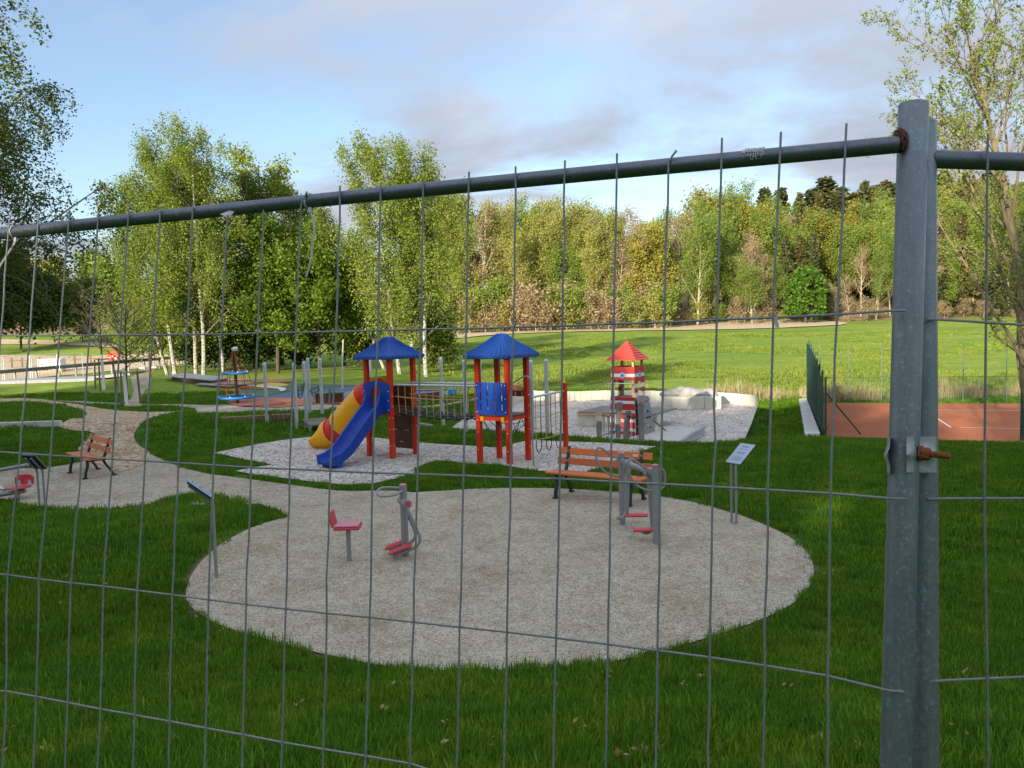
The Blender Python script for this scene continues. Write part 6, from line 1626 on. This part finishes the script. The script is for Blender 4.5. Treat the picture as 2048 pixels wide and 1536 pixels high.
# ------------------------------------------------------------------ the wood beyond the meadow
def proto(seed, H, bark, leaf, n, size, sig, kind='broad', wide=1.0, f0=.2):
    t = bpy.data.objects.new('wood_tree', None); tr = Tree(seed)
    if kind == 'spruce':
        tr.mb.tube([V3(0, 0, -.2), V3(0, 0, H * .5), V3(0, 0, H)], [H * .014, H * .009, .02], 6, False)
        z = H * f0; 
        while z < H * .985:
            R0 = H * .17 * wide * (1 - (z / H)) ** .8 + .12
            for k in range(7):
                a = tr.r.uniform(0, 2 * PI); L = R0 * tr.r.uniform(.75, 1.15)
                for q in np.linspace(.15, 1, 5): tr.tips.append(V3(math.cos(a) * L * q, math.sin(a) * L * q, z - L * q * .32 + .1 * q * q))
            z += H * .03
    else:
        cfg = [dict(BROAD[0], ratio=BROAD[0]['ratio'] * wide, f0=f0, n=(14, 16), sides=6, segs=5), dict(BROAD[1], n=(6, 7), sides=4, segs=4), dict(segs=2, wob=.1, grav=.02, sides=3, leaf0=0, taper=.5)]
        if kind == 'slim': cfg[0].update(ang=.45, ratio=.30 * wide, n=(16, 20))
        tr.grow((0, 0, -.2), (tr.r.gauss(0, .03), tr.r.gauss(0, .03), 1), H, H * .012, 0, cfg)
    tm = tr.mb.build('trunk', bark, None, True, fix=False); col.objects.unlink(tm); tm.parent = t
    if tr.mb2.v: tm = tr.mb2.build('limbs', bark, None, True, fix=False); col.objects.unlink(tm); tm.parent = t
    if n:
        cr = quads_obj('crown', tr.leaves(n, size, sig, .15), leaf, t); col.objects.unlink(cr)
    return t
PR_ = {
 'olive': [proto(61, 17, B_pale, L_olive, 9000, .28, .50, 'slim', 1.0, .25), proto(62, 18, B_pale, L_olive, 9500, .28, .52, 'slim', 1.2, .2)],
 'green': [proto(63, 16, B_brown, L_mid, 11000, .30, .55, 'broad', .85, .15), proto(64, 17, B_pale, L_mid, 10000, .28, .5, 'slim', 1.3, .15)],
 'bare': [proto(65, 17, B_pale, L_brown, 2200, .28, .45, 'slim', 1.1, .3), proto(66, 16, B_pale, L_brown, 2400, .28, .45, 'broad', .7, .25)],
 'spruce': [proto(67, 19, B_brown, L_spruce, 5200, .60, .22, 'spruce', 1.05, .06), proto(68, 20, B_brown, L_sprg, 5200, .60, .22, 'spruce', .9, .06)],
 'gold': [proto(69, 12, B_brown, L_gold, 10000, .28, .5, 'broad', 1.0, .12)],
 'bush': [proto(70, 5.5, B_pale, L_olive, 2600, .34, .35, 'broad', 1.3, .05), proto(71, 5.5, B_brown, L_mid, 2800, .34, .35, 'broad', 1.4, .05)],
 'brownbush': [proto(72, 4, B_pale, L_brown, 1500, .26, .3, 'broad', 1.5, .05)],
}
WNAME = {'olive': ('spring_tree', 'pale olive spring tree', 'olive spring trees of the wood'), 'green': ('green_tree', 'fresh green broadleaf tree', 'green broadleaf trees of the wood'),
         'bare': ('bare_tree', 'bare brownish tree', 'bare trees of the wood'), 'spruce': ('spruce_tree', 'dark spruce', 'spruces of the wood'),
         'gold': ('golden_tree', 'golden green tree', 'golden trees of the wood'), 'bush': ('hedge_bush', 'greenish bush', 'bushes of the wood edge'), 'brownbush': ('bare_bush', 'low bare brown bush', 'bare bushes of the wood edge')}
wr = random.Random(77)
ZX = [840, 980, 1100, 1220, 1330, 1440, 1560, 1670, 1790]
ZONES = ['in the gap left of the birches', 'above the lookout tower roof', 'just right of the lookout tower', 'left of the lighthouse', 'above the lighthouse', 'right of the lighthouse', 'left of the chestnut', 'by the round chestnut', 'left of the fence posts', 'right of the fence posts']
def plant(kind, px, Y, ytop=None, s=None, label=None, name=None, sxy=None):
    pr = wr.choice(PR_[kind]); Hp = {'olive': 17.5, 'green': 16.5, 'bare': 16.5, 'spruce': 19.5, 'gold': 12, 'bush': 5.5, 'brownbush': 4}[kind]
    q = atY(px, 640, Y); q = np.array([q[0], q[1], Tz(q[0], q[1])])
    if kind != 'spruce' and ytop is not None: ytop += 16 if Y < 170 and 'bush' not in kind and not label else 0
    if ytop is not None: s = max(.3, (atY(px, ytop, Y)[2] - q[2]) / Hp)
    nm, lb, gr = WNAME[kind]
    c = pr.copy(); c.name = name or nm; col.objects.link(c)
    for ch in pr.children:
        k = ch.copy(); col.objects.link(k); k.parent = c
    c.location = q; c.rotation_euler = (0, 0, wr.uniform(0, 6.28)); w = (sxy or 1.0) * s
    c.scale = (w * wr.uniform(.9, 1.1), w * wr.uniform(.9, 1.1), s)
    zn = ZONES[int(np.searchsorted(ZX, px))]; rw = 'at the meadow edge' if Y < 146 else ('halfway up the wood' if Y < 159 else 'on the wooded skyline')
    lb = '%s %s, %s' % (lb, rw, zn); gr = gr + ' ' + rw + ' ' + zn
    return tag(c, label or lb, 'bush' if 'bush' in kind else 'tree', None if label else gr)
skyline = lambda px: np.interp(px, [860, 950, 1000, 1100, 1180, 1260, 1330, 1420, 1500, 1580, 1680, 1780, 1900, 2000, 2200], [400, 402, 405, 405, 418, 420, 415, 400, 390, 385, 365, 352, 350, 345, 350])
# front row
px = 868
while px < 2150:
    u = wr.random()
    if px < 1230: k = 'olive' if u < .62 else ('bare' if u < .76 else 'green')
    elif px < 1400: k = 'green' if u < .4 else ('bare' if u < .7 else 'olive')
    elif px < 1560: k = 'green' if u < .6 else ('bare' if u < .8 else 'olive')
    elif px < 1660: k = 'spruce' if u < .75 else 'green'
    elif px < 1800: k = 'bare' if u < .72 else 'green'
    else: k = 'green' if u < .45 else ('bare' if u < .75 else 'spruce')
    top = skyline(px) + wr.uniform(0, 70) + (50 if px > 1400 else 0) + (70 if 1650 < px < 1800 else 0)
    plant(k, px, 141 + wr.uniform(-3, 4), top); px += wr.uniform(17, 30)
# second and third rows up the hill
for Y, dy, st in ((152, 18, 30), (166, 4, 30)):
    px = 860
    while px < 2180:
        u = wr.random()
        if px < 1250: k = 'olive' if u < .6 else ('bare' if u < .85 else 'green')
        elif px < 1420: k = 'bare' if u < .4 else ('olive' if u < .6 else 'green')
        elif px < 1600: k = 'green' if u < .6 else ('gold' if u < .8 else 'bare')
        else: k = 'spruce' if (u < .75 and Y > 160) else ('green' if u < .7 else 'gold')
        plant(k, px, Y + wr.uniform(-4, 4), skyline(px) + dy + wr.uniform(-8, 26) + (34 if px > 1560 and k != 'spruce' else 0)); px += wr.uniform(st * .8, st * 1.3)
px = 1500
while px < 2180:
    plant('spruce', px, 180 + wr.uniform(-6, 8), skyline(px) + wr.uniform(-16, 22), sxy=wr.uniform(1.35, 1.9)); px += wr.uniform(18, 40)
px = -190
while px < 250:
    plant(wr.choice(['olive', 'green', 'olive']), px, 158 + wr.uniform(-4, 6), 562 + wr.uniform(-14, 14), sxy=1.3); px += wr.uniform(30, 46)
# things that stand out of the wood
plant('spruce', 1448, 172, 388, label='lone slim dark spruce rising over the middle of the wood', sxy=.55)
plant('gold', 1440, 158, 410, label='large russet rounded tree on the skyline of the wood', sxy=1.1)
plant('gold', 1290, 137, 470, label='yellow green rounded tree at the meadow edge behind the lighthouse', sxy=.95)
plant('green', 1395, 136, 450, label='birch like green tree right of the yellow green tree', sxy=.9)
plant('green', 1505, 137, 545, label='pale willow shaped bush tree at the end of the dirt strip', sxy=1.4)
# hedge at the wood edge
px = 905
while px < 1330:
    plant(wr.choice(['bush', 'bush', 'bush', 'brownbush']), px, 131 + wr.uniform(-1.5, 3), 588 + wr.uniform(-14, 26)); px += wr.uniform(13, 22)
px = 1320
while px < 2150:
    plant(wr.choice(['brownbush', 'bush', 'brownbush']), px, 137 + wr.uniform(-2, 3), 610 + wr.uniform(-10, 20)); px += wr.uniform(22, 40)
# round bright chestnut
q = atY(1611, 628, 134); q = np.array([q[0], q[1], Tz(q[0], q[1])]); Hc = float(atY(1611, 532, 134)[2] - q[2])
ct = thing('chestnut_tree', 'round bright green chestnut standing alone before the dark spruces', 'tree', q); tr = Tree(91)
tr.mb.tube([V3(0, 0, -.2), V3(0, 0, Hc * .3), V3(.05, 0, Hc * .85)], [.22, .17, .05], 8, False)
for k in range(230):
    a = tr.r.uniform(0, 2 * PI); z = tr.r.uniform(.10, 1); rr = Hc * .36 * math.sin(PI * min(1, (z * .86 + .14))) ** .55 * tr.r.uniform(.72, 1.0)
    tip = V3(rr * math.cos(a), rr * math.sin(a), Hc * (.06 + .92 * z)); tr.tips.append(tip)
    tr.mb.tube([V3(0, 0, tip[2] * .75), tip * np.array([.5, .5, .93]), tip], [.05, .03, .01], 3, False)
tr.mb.build('trunk', B_brown, ct, fix=False); quads_obj('crown', tr.leaves(6500, .55, .30, .12), L_chest, ct)

# unseen trees added on the bank behind the camera to shade the play area
PS = [proto(81, 15, B_brown, L_dark, 6500, .75, .60, 'broad', 1.0, .06), proto(82, 15, B_brown, L_dark, 6500, .75, .60, 'broad', 1.1, .06)]
sv = np.array([SDIR.x, SDIR.y, 0.0]); sv /= np.linalg.norm(sv); tv = np.array([-sv[1], sv[0], 0])
for k in range(34):
    lat = -52 + 104 * (k // 2) / 16 + wr.uniform(-1, 1); dist = 34 + 6 * (k % 2) + wr.uniform(-1, 1)
    q = sv * dist + tv * lat
    if q[1] > -5: continue
    pr = PS[k % 2]; c = pr.copy(); c.name = 'added_shade_tree'; col.objects.link(c)
    for ch in pr.children:
        kk = ch.copy(); col.objects.link(kk); kk.parent = c
    z = Tz(q[0], q[1]); c.location = (q[0], q[1], z); s = (17.2 - z + wr.uniform(-1.2, 1.2)) / 15; c.scale = (s * 1.1, s * 1.1, s); c.rotation_euler = (0, 0, wr.uniform(0, 6))
    tag(c, 'dense leafy tree added unseen behind the viewer to shade the play area', 'tree', 'added shade trees behind the viewer')
print('objects', len(bpy.data.objects), 'tris', sum(len(m.polygons) * 2 for m in bpy.data.meshes))
